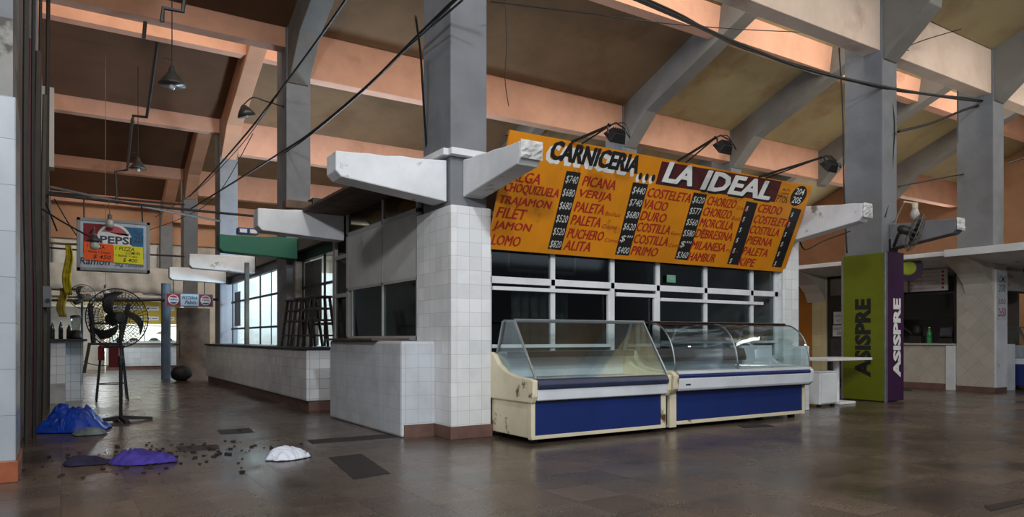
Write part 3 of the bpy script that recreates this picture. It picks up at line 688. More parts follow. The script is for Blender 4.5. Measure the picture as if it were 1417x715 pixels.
fr2 = thing('display_fridge', 'longer butcher display fridge with curved front glass and dark brown top rail', 'fridge', (7.4, 6.5, 0), 'butcher display fridges')
GX0, GX1, Y0, Y1 = 6.12, 8.80, 6.14, 6.90
m = MB(); m.box(GX0+0.03, GX1-0.05, Y0+0.03, Y1, 0.06, 0.46); m.build('base', M_FWHITE, fr2, bevel=0.008)
m = MB(); m.box(GX0+0.14, GX1-0.09, Y0+0.012, Y0+0.032, 0.10, 0.455); m.build('front_panel', M_BLUE, fr2, bevel=0.004)
m = MB(); m.box(GX0+0.03, GX0+0.14, Y0-0.005, Y0+0.06, 0.03, 0.46); m.box(GX1-0.09, GX1-0.04, Y0, Y0+0.06, 0.05, 0.46); m.box(GX0+0.12, GX1-0.04, Y0+0.004, Y0+0.045, 0.055, 0.10); m.build('panel_trim', M_CREAM, fr2, bevel=0.005)
for x in (GX0+0.12, GX1-0.2):
    for y in (Y0+0.1, Y1-0.12):
        m = MB(); m.box(x, x+0.07, y, y+0.07, 0, 0.06); m.build('foot', M_BLACK, fr2)
up2 = [(Y1, 0.45), (Y0-0.04, 0.45), (Y0-0.10, 0.50), (Y0-0.11, 0.66), (Y0-0.05, 0.715), (Y0+0.25, 0.72), (Y0+0.45, 0.75), (Y0+0.57, 0.83), (Y0+0.63, 0.95), (Y1, 0.96)]
for i, (x0, x1) in enumerate(((GX0, GX0+0.09), (GX1-0.06, GX1+0.02))):
    m = MB(); end_panel(m, x0, x1, up2); m.build('end_panel', M_CREAM if i == 0 else M_FWHITE, fr2, bevel=0.018)
m = MB(); m.prism([(Y0-0.085, 0.47), (Y0-0.10, 0.50), (Y0-0.10, 0.625), (Y0+0.03, 0.625), (Y0+0.03, 0.47)], 'x', GX0+0.09, GX1-0.06); m.build('bumper', M_FWHITE, fr2, bevel=0.012)
m = MB(); m.prism([(Y0-0.105, 0.63), (Y0-0.11, 0.65), (Y0-0.09, 0.668), (Y0+0.02, 0.668), (Y0+0.02, 0.63)], 'x', GX0+0.09, GX1-0.06); m.build('rubber_rail', plain('blue_rubber', '1d2f6d', 0.4), fr2)
m = MB(); m.prism([(Y0-0.10, 0.67), (Y0-0.10, 0.695), (Y0-0.05, 0.715), (Y0+0.02, 0.715), (Y0+0.02, 0.67)], 'x', GX0+0.09, GX1-0.06); m.build('top_bumper', M_FWHITE, fr2, bevel=0.005)
m = MB(); m.box(GX0+0.20, GX0+0.28, Y0-0.103, Y0-0.100, 0.535, 0.555); m.build('badge', M_NAVY, fr2)
m = MB(); m.box(GX0+0.09, GX1-0.06, Y0+0.02, Y1-0.06, 0.47, 0.53); m.box(GX0+0.09, GX1-0.06, Y0+0.02, Y0+0.05, 0.53, 0.715); m.box(GX0+0.09, GX1-0.06, Y1-0.12, Y1-0.06, 0.5, 0.90); m.build('tub', M_FWHITE, fr2)
m = MB(); m.prism([(Y1-0.34, 0.80), (Y1-0.34, 0.86), (Y1-0.30, 0.965), (Y1-0.06, 0.975), (Y1-0.06, 0.88)], 'x', GX0+0.09, GX1-0.75); m.build('rear_ledge', M_BROWN, fr2, bevel=0.006)
m = MB(); m.box(GX1-0.72, GX1-0.06, Y1-0.24, Y1-0.02, 0.55, 1.0); m.build('rear_box', M_FWHITE, fr2, bevel=0.01)
arc = [(Y0-0.07, 0.712)]+[(Y0+0.34-0.40*math.cos(a)*1.0, 0.76+0.53*math.sin(a)) for a in [math.radians(x) for x in range(4, 91, 8)]]
arc[-1] = (Y0+0.36, 1.29)
m = MB(); n = len(arc)
va = [(x, y, z) for x in (GX0+0.06, GX1-0.03) for y, z in arc]
m.add(va, [(i, i+1, n+i+1, n+i) for i in range(n-1)])
o = m.build('curved_glass', M_GLASS, fr2, smooth=True); o.modifiers.new('s', 'SOLIDIFY').thickness = 0.006
for x in (GX0+0.055, GX0+1.17, GX1-0.03):
    m = MB(); m.tube([(x, y, z) for y, z in arc], 0.011, 6); m.build('glass_arch', M_STEEL, fr2, smooth=True)
for x in (GX0+0.06, GX1-0.034):
    m = MB(); m.prism([arc[i] for i in range(n)]+[(Y0+0.63, 1.27), (Y0+0.63, 0.95), (Y0+0.57, 0.84), (Y0+0.45, 0.76), (Y0+0.25, 0.725)], 'x', x, x+0.005); m.build('end_glass', M_GLASS, fr2)
m = MB(); m.box(GX0+0.03, GX1-0.02, Y0+0.33, Y0+0.66, 1.285, 1.305); m.box(GX0+0.03, GX1-0.02, Y0+0.33, Y0+0.36, 1.27, 1.315); m.build('top_rail', M_BROWN, fr2, bevel=0.005)
for x in (GX0+0.6, GX0+1.9):
    m = MB(); m.bar((x, Y1-0.2, 0.97), (x+0.12, Y0+0.55, 1.285), 0.03, 0.02); m.build('prop', M_STEEL, fr2)

# ------------------------------------------------------------------ table, white cabinet
t = thing('pedestal_table', 'small white table on one round leg beside the green panel', 'table', (11.0, 7.15, 0))
m = MB(); m.box(10.35, 11.62, 6.85, 7.55, 0.735, 0.775); m.build('table_top', M_WHITE, t, bevel=0.006)
m = MB(); m.lathe([(0.05, 0.045), (0.05, 0.735)], (11.05, 7.15, 0), 20); m.build('leg', M_WHITE, t, smooth=False)
m = MB(); m.box(10.85, 11.3, 6.95, 7.35, 0.0, 0.045); m.build('base', M_WHITE, t, bevel=0.012)
t = thing('white_cabinet', 'low white cabinet standing between the display fridge and the little table', 'cabinet', (10.5, 7.1, 0))
m = MB(); m.box(10.22, 10.68, 6.9, 7.28, 0.04, 0.55); m.build('body', M_WHITE, t, bevel=0.008)
m = MB(); m.box(10.26, 10.66, 6.885, 6.9, 0.06, 0.53); m.build('door', M_WHITE, t, bevel=0.004)
m = MB(); m.box(10.21, 10.69, 6.89, 7.29, 0.55, 0.57); m.build('top', M_FWHITE, t, bevel=0.004)
for x in (10.24, 10.6):
    m = MB(); m.box(x, x+0.05, 6.92, 6.97, 0, 0.04); m.build('foot', M_BLACK, t)

# ------------------------------------------------------------------ advertising wrap round the big column
AX, AY = 11.96, 6.83
t = thing('advertising_column', 'tall lime green and purple advertising boards around the big grey column', 'advertising', (12.2, 7.1, 0))
m = MB(); m.box(AX-0.03, AX, AY, 7.58, 0.02, 2.58); m.build('lime_board', plain('lime_paint', '626b0d', 0.4, 0, 0.05), t, bevel=0.004)
m = MB(); m.box(AX+0.03, 12.50, AY-0.03, AY, 0.02, 2.60); m.build('purple_board', plain('purple_paint', '371840', 0.4, 0, 0.05), t, bevel=0.004)
m = MB(); m.box(AX-0.035, AX+0.03, AY-0.035, AY+0.0, 0.0, 2.59); m.box(AX-0.032, AX, 7.58, 7.62, 0, 2.58); m.build('corner_trim', M_STEEL, t, bevel=0.004)
m = MB(); put_text(m, 'ASISPRE', (AX-0.031, 7.06, 0.42), (0, 0, 1), (0, 1, 0), 1.38, 0.30, 0.05, 0, 0.002); m.build('dark_lettering', M_SBLK, t)
m = MB(); put_text(m, 'ASISPRE', (12.40, AY-0.031, 0.42), (0, 0, 1), (-1, 0, 0), 1.38, 0.24, 0.05, 0, 0.002); m.build('white_lettering', M_SWHT, t)
# ------------------------------------------------------------------ kiosk row beyond the advertising column
KX = 15.97
s = MB(); s.box(KX, KX+0.52, 6.86, 7.58, 0.1, 2.62); o = struct(s.build('tiled_pillar', M_TILED, bevel=0.01))
b = MB(); b.box(KX-0.01, KX+0.53, 6.85, 7.59, 0, 0.1); b.build('skirting', M_BASE, o)
s = MB(); s.box(KX+0.02, KX+0.30, 7.58, 9.7, 0.12, 0.96); o = struct(s.build('wall_kiosk_counter', M_TILED, bevel=0.01))
b = MB(); b.box(KX, KX+0.3, 7.58, 9.7, 0, 0.13); b.build('skirting', M_BASE, o)
s = MB(); s.box(KX-0.04, KX+0.02, 7.59, 7.78, 0.0, 0.95); struct(s.build('trim_counter_end', M_WHITE, bevel=0.01))
s = MB(); s.box(KX-0.06, KX+0.4, 7.60, 9.7, 0.96, 0.99); tag(s.build('counter_top', M_PLASTER, bevel=0.006), 'pale counter top of the diagonal-tiled kiosk', 'counter')
s = MB(); s.box(KX+2.6, KX+2.7, 7.5, 14, 0, 2.8); struct(s.build('wall_kiosk_back', M_SHED))
s = MB(); s.box(KX, KX+2.6, 13.9, 14, 0, 2.8); struct(s.build('wall_kiosk_end', M_SHED))
s = MB(); s.box(KX+0.55, KX+8, 7.52, 7.57, 0, 0.9); struct(s.build('wall_kiosk_front', M_TILED))
m = MB(); m.box(KX+0.06, KX+0.10, 7.59, 7.65, 0.99, 2.6); m.box(KX+0.06, KX+0.10, 9.64, 9.70, 0.99, 2.6); m.box(KX+0.06, KX+0.10, 7.65, 9.64, 2.06, 2.10); o = struct(m.build('window_4', M_DARK))
m = MB(); m.box(KX+0.075, KX+0.08, 7.65, 9.64, 1.52, 2.06); m.build('pane', M_GLASSD, o)
# white canopy with a thick front edge
s = MB(); s.prism([(14.72, 2.73), (14.72, 2.82), (25.5, 2.90), (25.5, 2.74), (16.0, 2.62)], 'y', 4.6, 14); struct(s.build('ceiling_canopy', M_BRK, bevel=0.01))
s = MB(); s.box(14.68, 14.72, 4.6, 7.2, 2.70, 2.84); struct(s.build('trim_canopy', M_WHITE, bevel=0.006))
for y in (6.9, 10.62):
    s = MB(); s.prism([(KX-0.002, 2.0), (KX-0.002, 2.62), (14.9, 2.715), (15.25, 2.60), (15.62, 2.42), (15.85, 2.22)], 'y', y, y+0.5); tag(s.build('arched_bracket', M_PLASTER), 'pale arched bracket under the canopy %s' % ('at the diagonal-tiled pillar' if y < 8 else 'above the cream tiled pier'), 'bracket', 'arched canopy brackets')
# menu board over the counter
t = thing('menu_board', 'white menu board with lines of text above the kiosk counter', 'sign', (KX+0.03, 8.4, 2.12))
m = MB(); m.box(KX+0.0, KX+0.04, 7.76, 9.4, 2.13, 2.60); m.build('board', M_PANEL, t, bevel=0.004)
m = MB()
for i, w in enumerate(('LOMITOS', 'PIZZA', 'EMPANADAS', 'MINUTAS', 'JUGOS')):
    z = 2.51-0.085*i
    put_text(m, w, (KX-0.002, 8.62, z), (0, -1, 0), (0, 0, 1), 0.36, 0.05, 0.0, 0, 0.001)
    m.box(KX-0.003, KX-0.001, 7.93, 8.24, z+0.02, z+0.026); m.box(KX-0.003, KX-0.001, 7.83, 7.88, z, z+0.05)
m.build('menu_lettering', M_RED, t)
t = thing('round_sign', 'round purple sign with a lime disc beside the advertising column', 'sign', (16.0, 9.6, 2.4))
c = at_x(1257, 371, 14.9)
t.location = (c.x, c.y, c.z-0.27)
m = MB(); m.lathe([(0.27, -0.02), (0.27, 0.02)], c, 32, (-1, -0.4, 0)); m.build('ring', MATS['purple_paint'], t)
m = MB(); m.lathe([(0.15, 0.021), (0.13, 0.035)], c, 32, (-1, -0.4, 0)); m.build('disc', plain('lime_disc', 'a3b32a', 0.4), t)
m = MB(); m.bar(c+Vector((0.05, 0.02, 0)), (c.x+0.05, c.y+0.02, 2.72), 0.03, 0.03); m.bar(c+Vector((0.05, 0.02, -0.2)), c+Vector((0.05, 0.02, -0.5)), 0.05, 0.02); m.build('hanger', M_WOOD, t)
# things on and behind the counter
def bottle(x, y, z, h, r, mat, label, name='bottle', cap='dcdcdc', group=None):
    t = thing(name, label, 'bottle', (x, y, z), group)
    m = MB(); m.lathe([(r*0.9, 0), (r, 0.02), (r, h*0.3), (r*0.93, h*0.36), (r, h*0.42), (r*0.98, h*0.58), (r*0.6, h*0.78), (r*0.32, h*0.88), (r*0.32, h*0.95)], (x, y, z), 18); m.build('body', mat, t, smooth=True)
    m = MB(); m.lathe([(r*0.38, h*0.93), (r*0.38, h)], (x, y, z), 14); m.build('cap', plain('cap_'+cap, cap, 0.4), t)
    return t
p = at_x(1286, 474, KX+0.2)
bottle(KX+0.2, p.y, 0.99, 0.36, 0.055, plain('green_plastic', '2f8a4a', 0.25), 'green soda bottle on the kiosk counter')
t = thing('juicer', 'dark juice machine on the kiosk counter next to the green bottle', 'machine', (KX+0.25, 8.45, 0.99))
m = MB(); m.box(KX+0.15, KX+0.36, 8.4, 8.65, 0.99, 1.16); m.build('base', M_DARK, t, bevel=0.01)
m = MB(); m.lathe([(0.09, 1.16), (0.11, 1.24), (0.10, 1.38), (0.03, 1.44)], (KX+0.25, 8.52, 0), 18); m.build('bowl', M_BLACK, t, smooth=True)
m = MB(); m.bar((KX+0.2, 8.6, 1.2), (KX+0.12, 8.85, 1.42), 0.03, 0.03); m.build('handle', M_BLACK, t)
t = thing('cash_register', 'black till with small screen on the kiosk counter near the pillar', 'till', (KX+0.25, 7.85, 0.99))
m = MB(); m.box(KX+0.12, KX+0.38, 7.72, 8.02, 0.99, 1.11); m.build('base', M_DARK, t, bevel=0.01)
m = MB(); m.prism([(KX+0.18, 1.11), (KX+0.12, 1.13), (KX+0.18, 1.36), (KX+0.30, 1.36), (KX+0.34, 1.11)], 'y', 7.74, 8.0); m.build('body', M_DARK, t, bevel=0.01)
m = MB(); m.hexa([(KX+0.122, 7.77, 1.16), (KX+0.122, 7.98, 1.16), (KX+0.124, 7.98, 1.16), (KX+0.124, 7.77, 1.16)], [(KX+0.164, 7.77, 1.32), (KX+0.164, 7.98, 1.32), (KX+0.168, 7.98, 1.32), (KX+0.168, 7.77, 1.32)]); m.build('screen', plain('dark_screen', '3a4450', 0.2), t)
# papers taped to the pillar front
def paper(name, pts, words, label, cat='notice', col='c9cccf', ink='3b5f66', n=None):
    """sheet with corners pts (bl, br, tr, tl) and rows of writing"""
    a, b, c_, d = [Vector(x) for x in pts]; nn = (b-a).cross(d-a).normalized()
    t = thing(name, label, cat, (a+b)/2)
    m = MB(); m.hexa([a-nn*0.002, b-nn*0.002, c_-nn*0.002, d-nn*0.002], [a, b, c_, d]); m.build('sheet', plain('paper_'+col, col, 0.85, 0, 0.05), t)
    m = MB(); u = (b-a); v = (d-a)
    for (s_, x, y, w, h) in words: put_text(m, s_, a+u*x+v*y, u.normalized(), v.normalized(), u.length*w, v.length*h, 0.01, 0.1, 0.0015)
    m.build('writing', plain('ink_'+ink, ink, 0.7), t); return t
def sheet_y(x0, x1, y, z0, z1): return [(x0, y, z0), (x1, y, z0), (x1, y, z1), (x0, y, z1)]
paper('paper_notice', sheet_y(KX+0.04, KX+0.48, 6.825, 1.98, 2.42), [('LOMO', 0.1, 0.6, 0.8, 0.3), ('350', 0.15, 0.15, 0.65, 0.35)], 'upper paper price notice with teal writing taped on the pale pillar')
paper('paper_notice', sheet_y(KX+0.03, KX+0.46, 6.824, 1.48, 1.97), [('JUGO', 0.12, 0.6, 0.75, 0.26), ('2x50', 0.1, 0.14, 0.8, 0.35)], 'lower paper price notice with pink writing taped on the pale pillar', ink='9a3550')
s = MB(); s.box(KX+0.02, KX+0.50, 6.83, 6.86, 0.1, 2.5); struct(s.build('trim_pillar_front', M_BRK))
t = thing('hanging_board', 'small whiteboard hanging under the canopy beyond the pillar', 'sign', (17.2, 7.1, 2.1))
m = MB(); m.box(16.58, 18.0, 7.10, 7.14, 2.12, 2.56); m.build('board', M_PANEL, t); m = MB(); m.box(16.55, 18.03, 7.09, 7.15, 2.09, 2.125); m.box(16.55, 16.585, 7.09, 7.15, 2.1, 2.75); m.box(18.0, 18.03, 7.09, 7.15, 2.1, 2.75); m.build('frame', M_DARK, t)
m = MB(); put_text(m, 'MILANESA', (16.66, 7.098, 2.40), (1, 0, 0), (0, 0, 1), 0.7, 0.08); put_text(m, 'PROMO', (16.66, 7.098, 2.22), (1, 0, 0), (0, 0, 1), 0.6, 0.08); m.build('writing', M_RED, t)
# blue fridge at the picture edge
t = thing('display_fridge', 'blue-fronted display fridge with tilted glass beyond the pillar of papers', 'fridge', (18.0, 7.0, 0))
m = MB(); m.box(17.13, 18.5, 6.6, 7.3, 0.1, 0.55); m.build('base', M_BLUE, t, bevel=0.01)
m = MB(); m.box(17.1, 18.5, 6.55, 7.32, 0.55, 0.68); m.box(17.1, 18.5, 7.2, 7.32, 0.68, 0.95); m.build('bumper', M_FWHITE, t, bevel=0.015)
m = MB(); m.prism([(6.57, 0.68), (6.9, 1.32), (7.15, 1.32), (7.28, 0.95), (7.28, 0.68)], 'x', 17.11, 17.12); m.build('end_glass', M_GLASS, t)
m = MB(); m.bar((17.12, 6.57, 0.69), (17.12, 6.9, 1.33), 0.04, 0.04); m.bar((17.12, 6.9, 1.33), (18.5, 6.9, 1.33), 0.04, 0.04); m.bar((17.12, 7.27, 0.95), (17.12, 7.14, 1.33), 0.03, 0.03); m.build('glass_strut', M_STEEL, t)
for x in (17.2, 18.35):
    m = MB(); m.box(x, x+0.08, 6.68, 6.76, 0, 0.1); m.build('foot', M_BLACK, t)
s = MB(); s.box(16.56, 17.05, 6.92, 7.3, 0.0, 0.98); tag(s.build('white_cabinet', M_WHITE, bevel=0.012), 'white cabinet between the pale pillar and the blue fridge', 'cabinet')
# dark door, cream pier, orange door panel further along the kiosk row
s = MB(); s.box(KX+0.05, KX+0.12, 9.70, 10.6, 0.0, 2.62); o = struct(s.build('door_1', M_DARK))
m = MB(); m.box(KX+0.03, KX+0.05, 9.8, 10.5, 0.15, 1.1); m.build('lower_panel', plain('door_grey', '38383a', 0.5), o)
m = MB(); m.box(KX+0.04, KX+0.045, 9.8, 10.5, 1.15, 2.1); m.build('pane', M_GLASSD, o)
m = MB(); m.box(KX+0.02, KX+0.03, 9.8, 10.5, 2.15, 2.55); m.build('transom', M_SHED, o)
def sheet_x(x, y0, y1, z0, z1): return [(x, y1, z0), (x, y0, z0), (x, y0, z1), (x, y1, z1)]
paper('paper_notice', sheet_x(KX+0.028, 10.15, 10.42, 1.45, 1.75), [('AVISO', 0.12, 0.55, 0.75, 0.2), ('HOY', 0.3, 0.2, 0.4, 0.2)], 'paper notice with small print on the dark kiosk door, upper one')
paper('paper_notice', sheet_x(KX+0.028, 10.13, 10.44, 1.15, 1.42), [('PUESTO', 0.08, 0.55, 0.84, 0.25), ('200', 0.35, 0.15, 0.4, 0.27)], 'paper notice reading PUESTO 200 low on the dark kiosk door', ink='202020')
s = MB(); s.box(KX+0.0, KX+0.3, 10.6, 11.0, 0, 2.66); struct(s.build('tiled_pier_pillar', tiles('cream_tiles', 'cfc49a', 'a89d78', 0.3, dirt=0.3), bevel=0.02))
s = MB(); s.box(KX+0.05, KX+0.12, 11.0, 13.2, 0, 2.4); struct(s.build('door_2', paint_worn('ochre_door_paint', 'a86a1c', '6b4519', 0.32, 0.6, 1.6)))
s = MB(); s.box(KX+0.05, KX+0.2, 13.2, 14, 0, 2.7); struct(s.build('wall_kiosk_side', M_PLASTER))

# wall fan on the big column, bulb above
c = at_d(1266, 322, 11.1)
t = thing('wall_fan', 'dark dusty wall fan on the big column above the purple board', 'fan', c)
def fan_head(t, c, axis, R, guard, blade_m, motor_m, nsp=26, rings=4, w=0.003):
    axis = Vector(axis).normalized(); Q = axis.to_track_quat('Z', 'Y').to_matrix()
    def P(r, a, z): return c+Q @ Vector((r*math.cos(a), r*math.sin(a), z))
    m = MB()
    for sgn in (1, -1):
        dz = 0.07*sgn
        for i in range(nsp):
            a = 2*math.pi*i/nsp
            m.tube([P(R*0.18, a, dz*1.25), P(R*0.6, a+0.10, dz*1.1), P(R*0.93, a+0.16, dz*0.6), P(R, a+0.17, 0)], w, 4)
        for k in range(1, rings+1):
            r = R*(0.18+0.8*k/(rings+1)); m.tube([P(r, 2*math.pi*i/36, dz*(1.25-0.7*(k/(rings+1))**2)) for i in range(36)], w, 4, True)
    m.tube([P(R, 2*math.pi*i/40, 0) for i in range(40)], w*2.6, 6, True)
    m.lathe([(R*0.2, 0.085), (R*0.16, 0.10), (0.0, 0.105)], c, 20, axis)
    m.build('guard', guard, t)
    for b in range(3):
        a0 = 2*math.pi*b/3+0.5; g = []; na, nr = 6, 5
        for i in range(na+1):
            for j in range(nr+1):
                r = R*(0.14+0.74*j/nr); a = a0+(i/na-0.5)*(0.62 if j > 1 else 0.5)-0.9*(j/nr)**1.3; g.append(P(r, a, 0.035*(1-2*i/na)))
        m = MB(); m.add(g, [(i*(nr+1)+j, (i+1)*(nr+1)+j, (i+1)*(nr+1)+j+1, i*(nr+1)+j+1) for i in range(na) for j in range(nr)])
        o = m.build('blade', blade_m, t, smooth=True); o.modifiers.new('s', 'SOLIDIFY').thickness = 0.004
    m = MB(); m.lathe([(R*0.13, 0.05), (R*0.15, 0.0), (R*0.22, -0.06), (R*0.24, -0.16), (R*0.18, -0.24), (0.02, -0.26)], c, 20, axis); m.build('motor', motor_m, t, smooth=True)
fan_head(t, c, (0.55, -0.75, -0.35), 0.30, M_PIPE, M_DARK, M_DARK, 22, 3, 0.003)
m = MB(); m.tube([c+Vector((-0.08, 0.12, 0.05)), c+Vector((-0.1, 0.2, 0.0)), (12.30, 6.87, c.z-0.05)], 0.025, 8); m.box(12.2, 12.42, 6.86, 6.9, c.z-0.18, c.z+0.08); m.build('wall_arm', M_DARK, t)
c2 = at_d(1266, 296, 11.2)
t = thing('lamp_bulb', 'big white bulb in a holder above the wall fan on the column', 'lamp', c2)
m = MB(); m.lathe([(0.02, -0.1), (0.06, -0.05), (0.07, 0.0), (0.05, 0.06), (0.035, 0.10)], c2, 16); m.build('glass_bulb', plain('milky_bulb', 'b9b6ae', 0.3), t, smooth=True)
m = MB(); m.lathe([(0.045, 0.09), (0.045, 0.17), (0.03, 0.18)], c2, 14); m.tube([c2+Vector((0, 0, 0.17)), c2+Vector((-0.12, 0.1, 0.2)), (12.40, 6.9, c2.z+0.1)], 0.012, 6); m.build('holder', M_CREAM, t)

# ------------------------------------------------------------------ aisle: hanging lamps
M_LSH = plain('enamel_shade', '4b4b48', 0.35, 0.5, 0.15)
def pendant(px, py, d, ztop, label, r=0.19):
    c = at_d(px, py, d)
    t = thing('pendant_lamp', label, 'lamp', c, 'conical pendant lamps over the aisle')
    m = MB(); m.lathe([(r, -0.06), (r*0.98, -0.045), (r*0.62, 0.05), (r*0.30, 0.13), (r*0.22, 0.19), (0.03, 0.21)], c, 28); o = m.build('shade', M_LSH, t, smooth=True); o.modifiers.new('s', 'SOLIDIFY').thickness = 0.004
    m = MB(); m.lathe([(0.028, 0.02), (0.03, -0.03), (0.045, -0.08), (0.04, -0.115), (0.0, -0.13)], c, 14); m.build('bulb', plain('clear_bulb', 'c6c9cc', 0.2), t, smooth=True)
    m = MB(); m.tube([c+Vector((0, 0, 0.2)), (c.x, c.y, ztop)], 0.008, 6); m.tube(curve_pts([c+Vector((0, 0, 0.3)), c+Vector((-0.1, 0, 0.32)), c+Vector((-0.12, 0, 0.26)), c+Vector((-0.02, 0, 0.24))], 5), 0.006, 5); m.build('cord', M_CABLE, t)
pendant(238, 112, 10.4, 7.8, 'larger conical metal pendant lamp hanging near the ceiling')
pendant(191, 230, 16.8, 7.6, 'smaller conical pendant lamp hanging deeper in the aisle')
c = at_d(340, 156, 13.2)
t = thing('arm_lamp', 'conical lamp on a curved arm fixed to a grey aisle column', 'lamp', c)
m = MB(); m.lathe([(0.17, -0.06), (0.11, 0.05), (0.05, 0.13), (0.03, 0.15)], c, 24, (-0.3, 0, 1)); o = m.build('shade', M_LSH, t, smooth=True); o.modifiers.new('s', 'SOLIDIFY').thickness = 0.004
m = MB(); m.tube(curve_pts([c+Vector((-0.04, 0, 0.14)), c+Vector((0.15, 0.1, 0.34)), c+Vector((0.42, 0.3, 0.38)), Vector((3.6, 13.75, c.z+0.22))], 6), 0.014, 6); m.build('arm', M_DARK, t)

# ------------------------------------------------------------------ aisle: soda light box with the pizza price cards
LX0, LX1, LY, LZ0, LZ1 = 0.21, 1.235, 13.0, 2.17, 3.00
t = thing('light_box_sign', 'hanging soda light box with red, white and blue emblem over the aisle', 'sign', (0.7, 13.1, 2.15))
m = MB()
for b_ in ((LX0, LX1, LZ0, LZ0+0.05), (LX0, LX1, LZ1-0.05, LZ1), (LX0, LX0+0.05, LZ0, LZ1), (LX1-0.05, LX1, LZ0, LZ1)): m.box(b_[0], b_[1], LY-0.01, LY+0.2, b_[2], b_[3])
m.box(LX0, LX1, LY+0.19, LY+0.2, LZ0, LZ1); m.build('case', plain('grey_case', '77797a', 0.5, 0.3), t, bevel=0.006)
m = MB(); m.box(LX0+0.05, LX1-0.05, LY, LY+0.03, LZ0+0.05, LZ1-0.05); m.build('face', plain('box_white', '98a3ad', 0.35), t)
fx = lambda a: LX0+0.05+a*(LX1-LX0-0.1)
fz = lambda b: LZ0+0.05+b*(LZ1-LZ0-0.1)
def patch(mb, pts, off=0.002): mb.add([(fx(a), LY-off, fz(b)) for a, b in pts], [tuple(range(len(pts)))])
m = MB(); patch(m, [(0.04, 0.30), (0.45, 0.30), (0.45, 0.95), (0.04, 0.95)]); m.build('red_field', plain('box_red', '7c0c1a', 0.7), t)
m = MB(); patch(m, [(0.62, 0.22), (0.95, 0.22), (0.95, 0.93), (0.62, 0.93)]); m.build('blue_field', plain('box_blue', '17628f', 0.7), t)
m = MB(); el = lambda r, q: (0.50+0.27*r*math.cos(q), 0.60+0.38*r*math.sin(q))
patch(m, [el(1, 2*math.pi*i/40) for i in range(40)], 0.004); m.build('emblem_disc', plain('emblem_white', 'cfd3d6', 0.4), t)
top = [el(0.86, math.pi*i/24) for i in range(3, 22)]; wave = [(0.27+0.46*i/12, 0.765+0.03*math.sin(2*math.pi*i/12+0.2)) for i in range(13)]
m = MB(); patch(m, top+wave[1:], 0.006); m.build('emblem_red', plain('emblem_red', 'a01322', 0.4), t)
bot = [el(0.86, math.pi+math.pi*i/24) for i in range(2, 23)]; m = MB(); patch(m, bot, 0.0055); m.build('emblem_blue', plain('emblem_blue', '1d3a6d', 0.4), t)
m = MB(); patch(m, [(0.24, 0.50), (0.765, 0.48), (0.765, 0.72), (0.24, 0.72)], 0.0065); m.build('name_band', MATS['emblem_white'], t)
m = MB(); put_text(m, 'PEPSI', (fx(0.285), LY-0.008, fz(0.535)), (1, 0, 0), (0, 0, 1), 0.45, 0.125, 0.03, 0.0, 0.0); put_text(m, 'Plus.', (fx(0.79), LY-0.004, fz(0.76)), (1, 0, 0), (0, 0, 1), 0.13, 0.08, 0.01, 0.3, 0.0); put_text(m, '225', (fx(0.80), LY-0.004, fz(0.60)), (1, 0, 0), (0, 0, 1), 0.14, 0.10, 0.02, 0.1, 0.0)
put_text(m, '2Kg Tomates', (fx(0.50), LY-0.003, fz(0.03)), (1, 0, 0), (0, 0, 1), 0.42, 0.07, 0.01, 0.2, 0.0); put_text(m, 'Ramon', (fx(-0.02), LY-0.003, fz(0.06)), (1, 0, 0), (0, 0, 1), 0.42, 0.11, 0.02, 0.2, 0.0); m.build('dark_lettering', plain('box_ink', '101a34', 0.5), t)
m = MB()
for x, yy in ((LX0+0.1, 13.16), (LX1-0.1, 13.275)): m.tube([(x, LY+0.1, LZ1-0.01), (x, yy, 3.335)], 0.012, 6)
m.build('hanger', M_DARK, t)
def card(name, pts, words, label, col):
    t = thing(name, label, 'price card', pts[0]); a, b, c_, d = [Vector(p) for p in pts]
    m = MB(); m.hexa([a, b, b+Vector((0, 0.004, 0)), a+Vector((0, 0.004, 0))], [d, c_, c_+Vector((0, 0.004, 0)), d+Vector((0, 0.004, 0))]); m.build('card', plain('card_'+col, col, 0.7, 0, 0.04), t)
    m = MB(); u = b-a; v = d-a
    for (s_, x, y, w, h) in words: put_text(m, s_, a+u*x+v*y, u.normalized(), v.normalized(), u.length*w, v.length*h, 0.005, 0.2, 0.002)
    m.build('writing', plain('marker_ink', '1b1410', 0.7), t)
cy = LY-0.0137
card('price_card', [(fx(0.05), cy, fz(0.16)), (fx(0.49), cy, fz(0.14)), (fx(0.485), cy, fz(0.52)), (fx(0.045), cy, fz(0.55))], [('1 PIZZA', 0.1, 0.68, 0.6, 0.22), ('1 Bebida + 2 vasos', 0.08, 0.42, 0.8, 0.14), ('$ 450', 0.3, 0.08, 0.6, 0.26)], 'orange card with pizza price 450 on the soda light box', 'e2560f')
card('price_card', [(fx(0.495), cy, fz(0.13)), (fx(0.945), cy, fz(0.11)), (fx(0.94), cy, fz(0.50)), (fx(0.49), cy, fz(0.52))], [('1 PIZZA', 0.05, 0.72, 0.65, 0.2), ('COMUN', 0.4, 0.52, 0.5, 0.17), ('1 Bebida + vaso', 0.06, 0.36, 0.75, 0.13), ('$ 400', 0.3, 0.06, 0.5, 0.24)], 'yellow card with pizza price 400 on the soda light box', 'd8d21a')
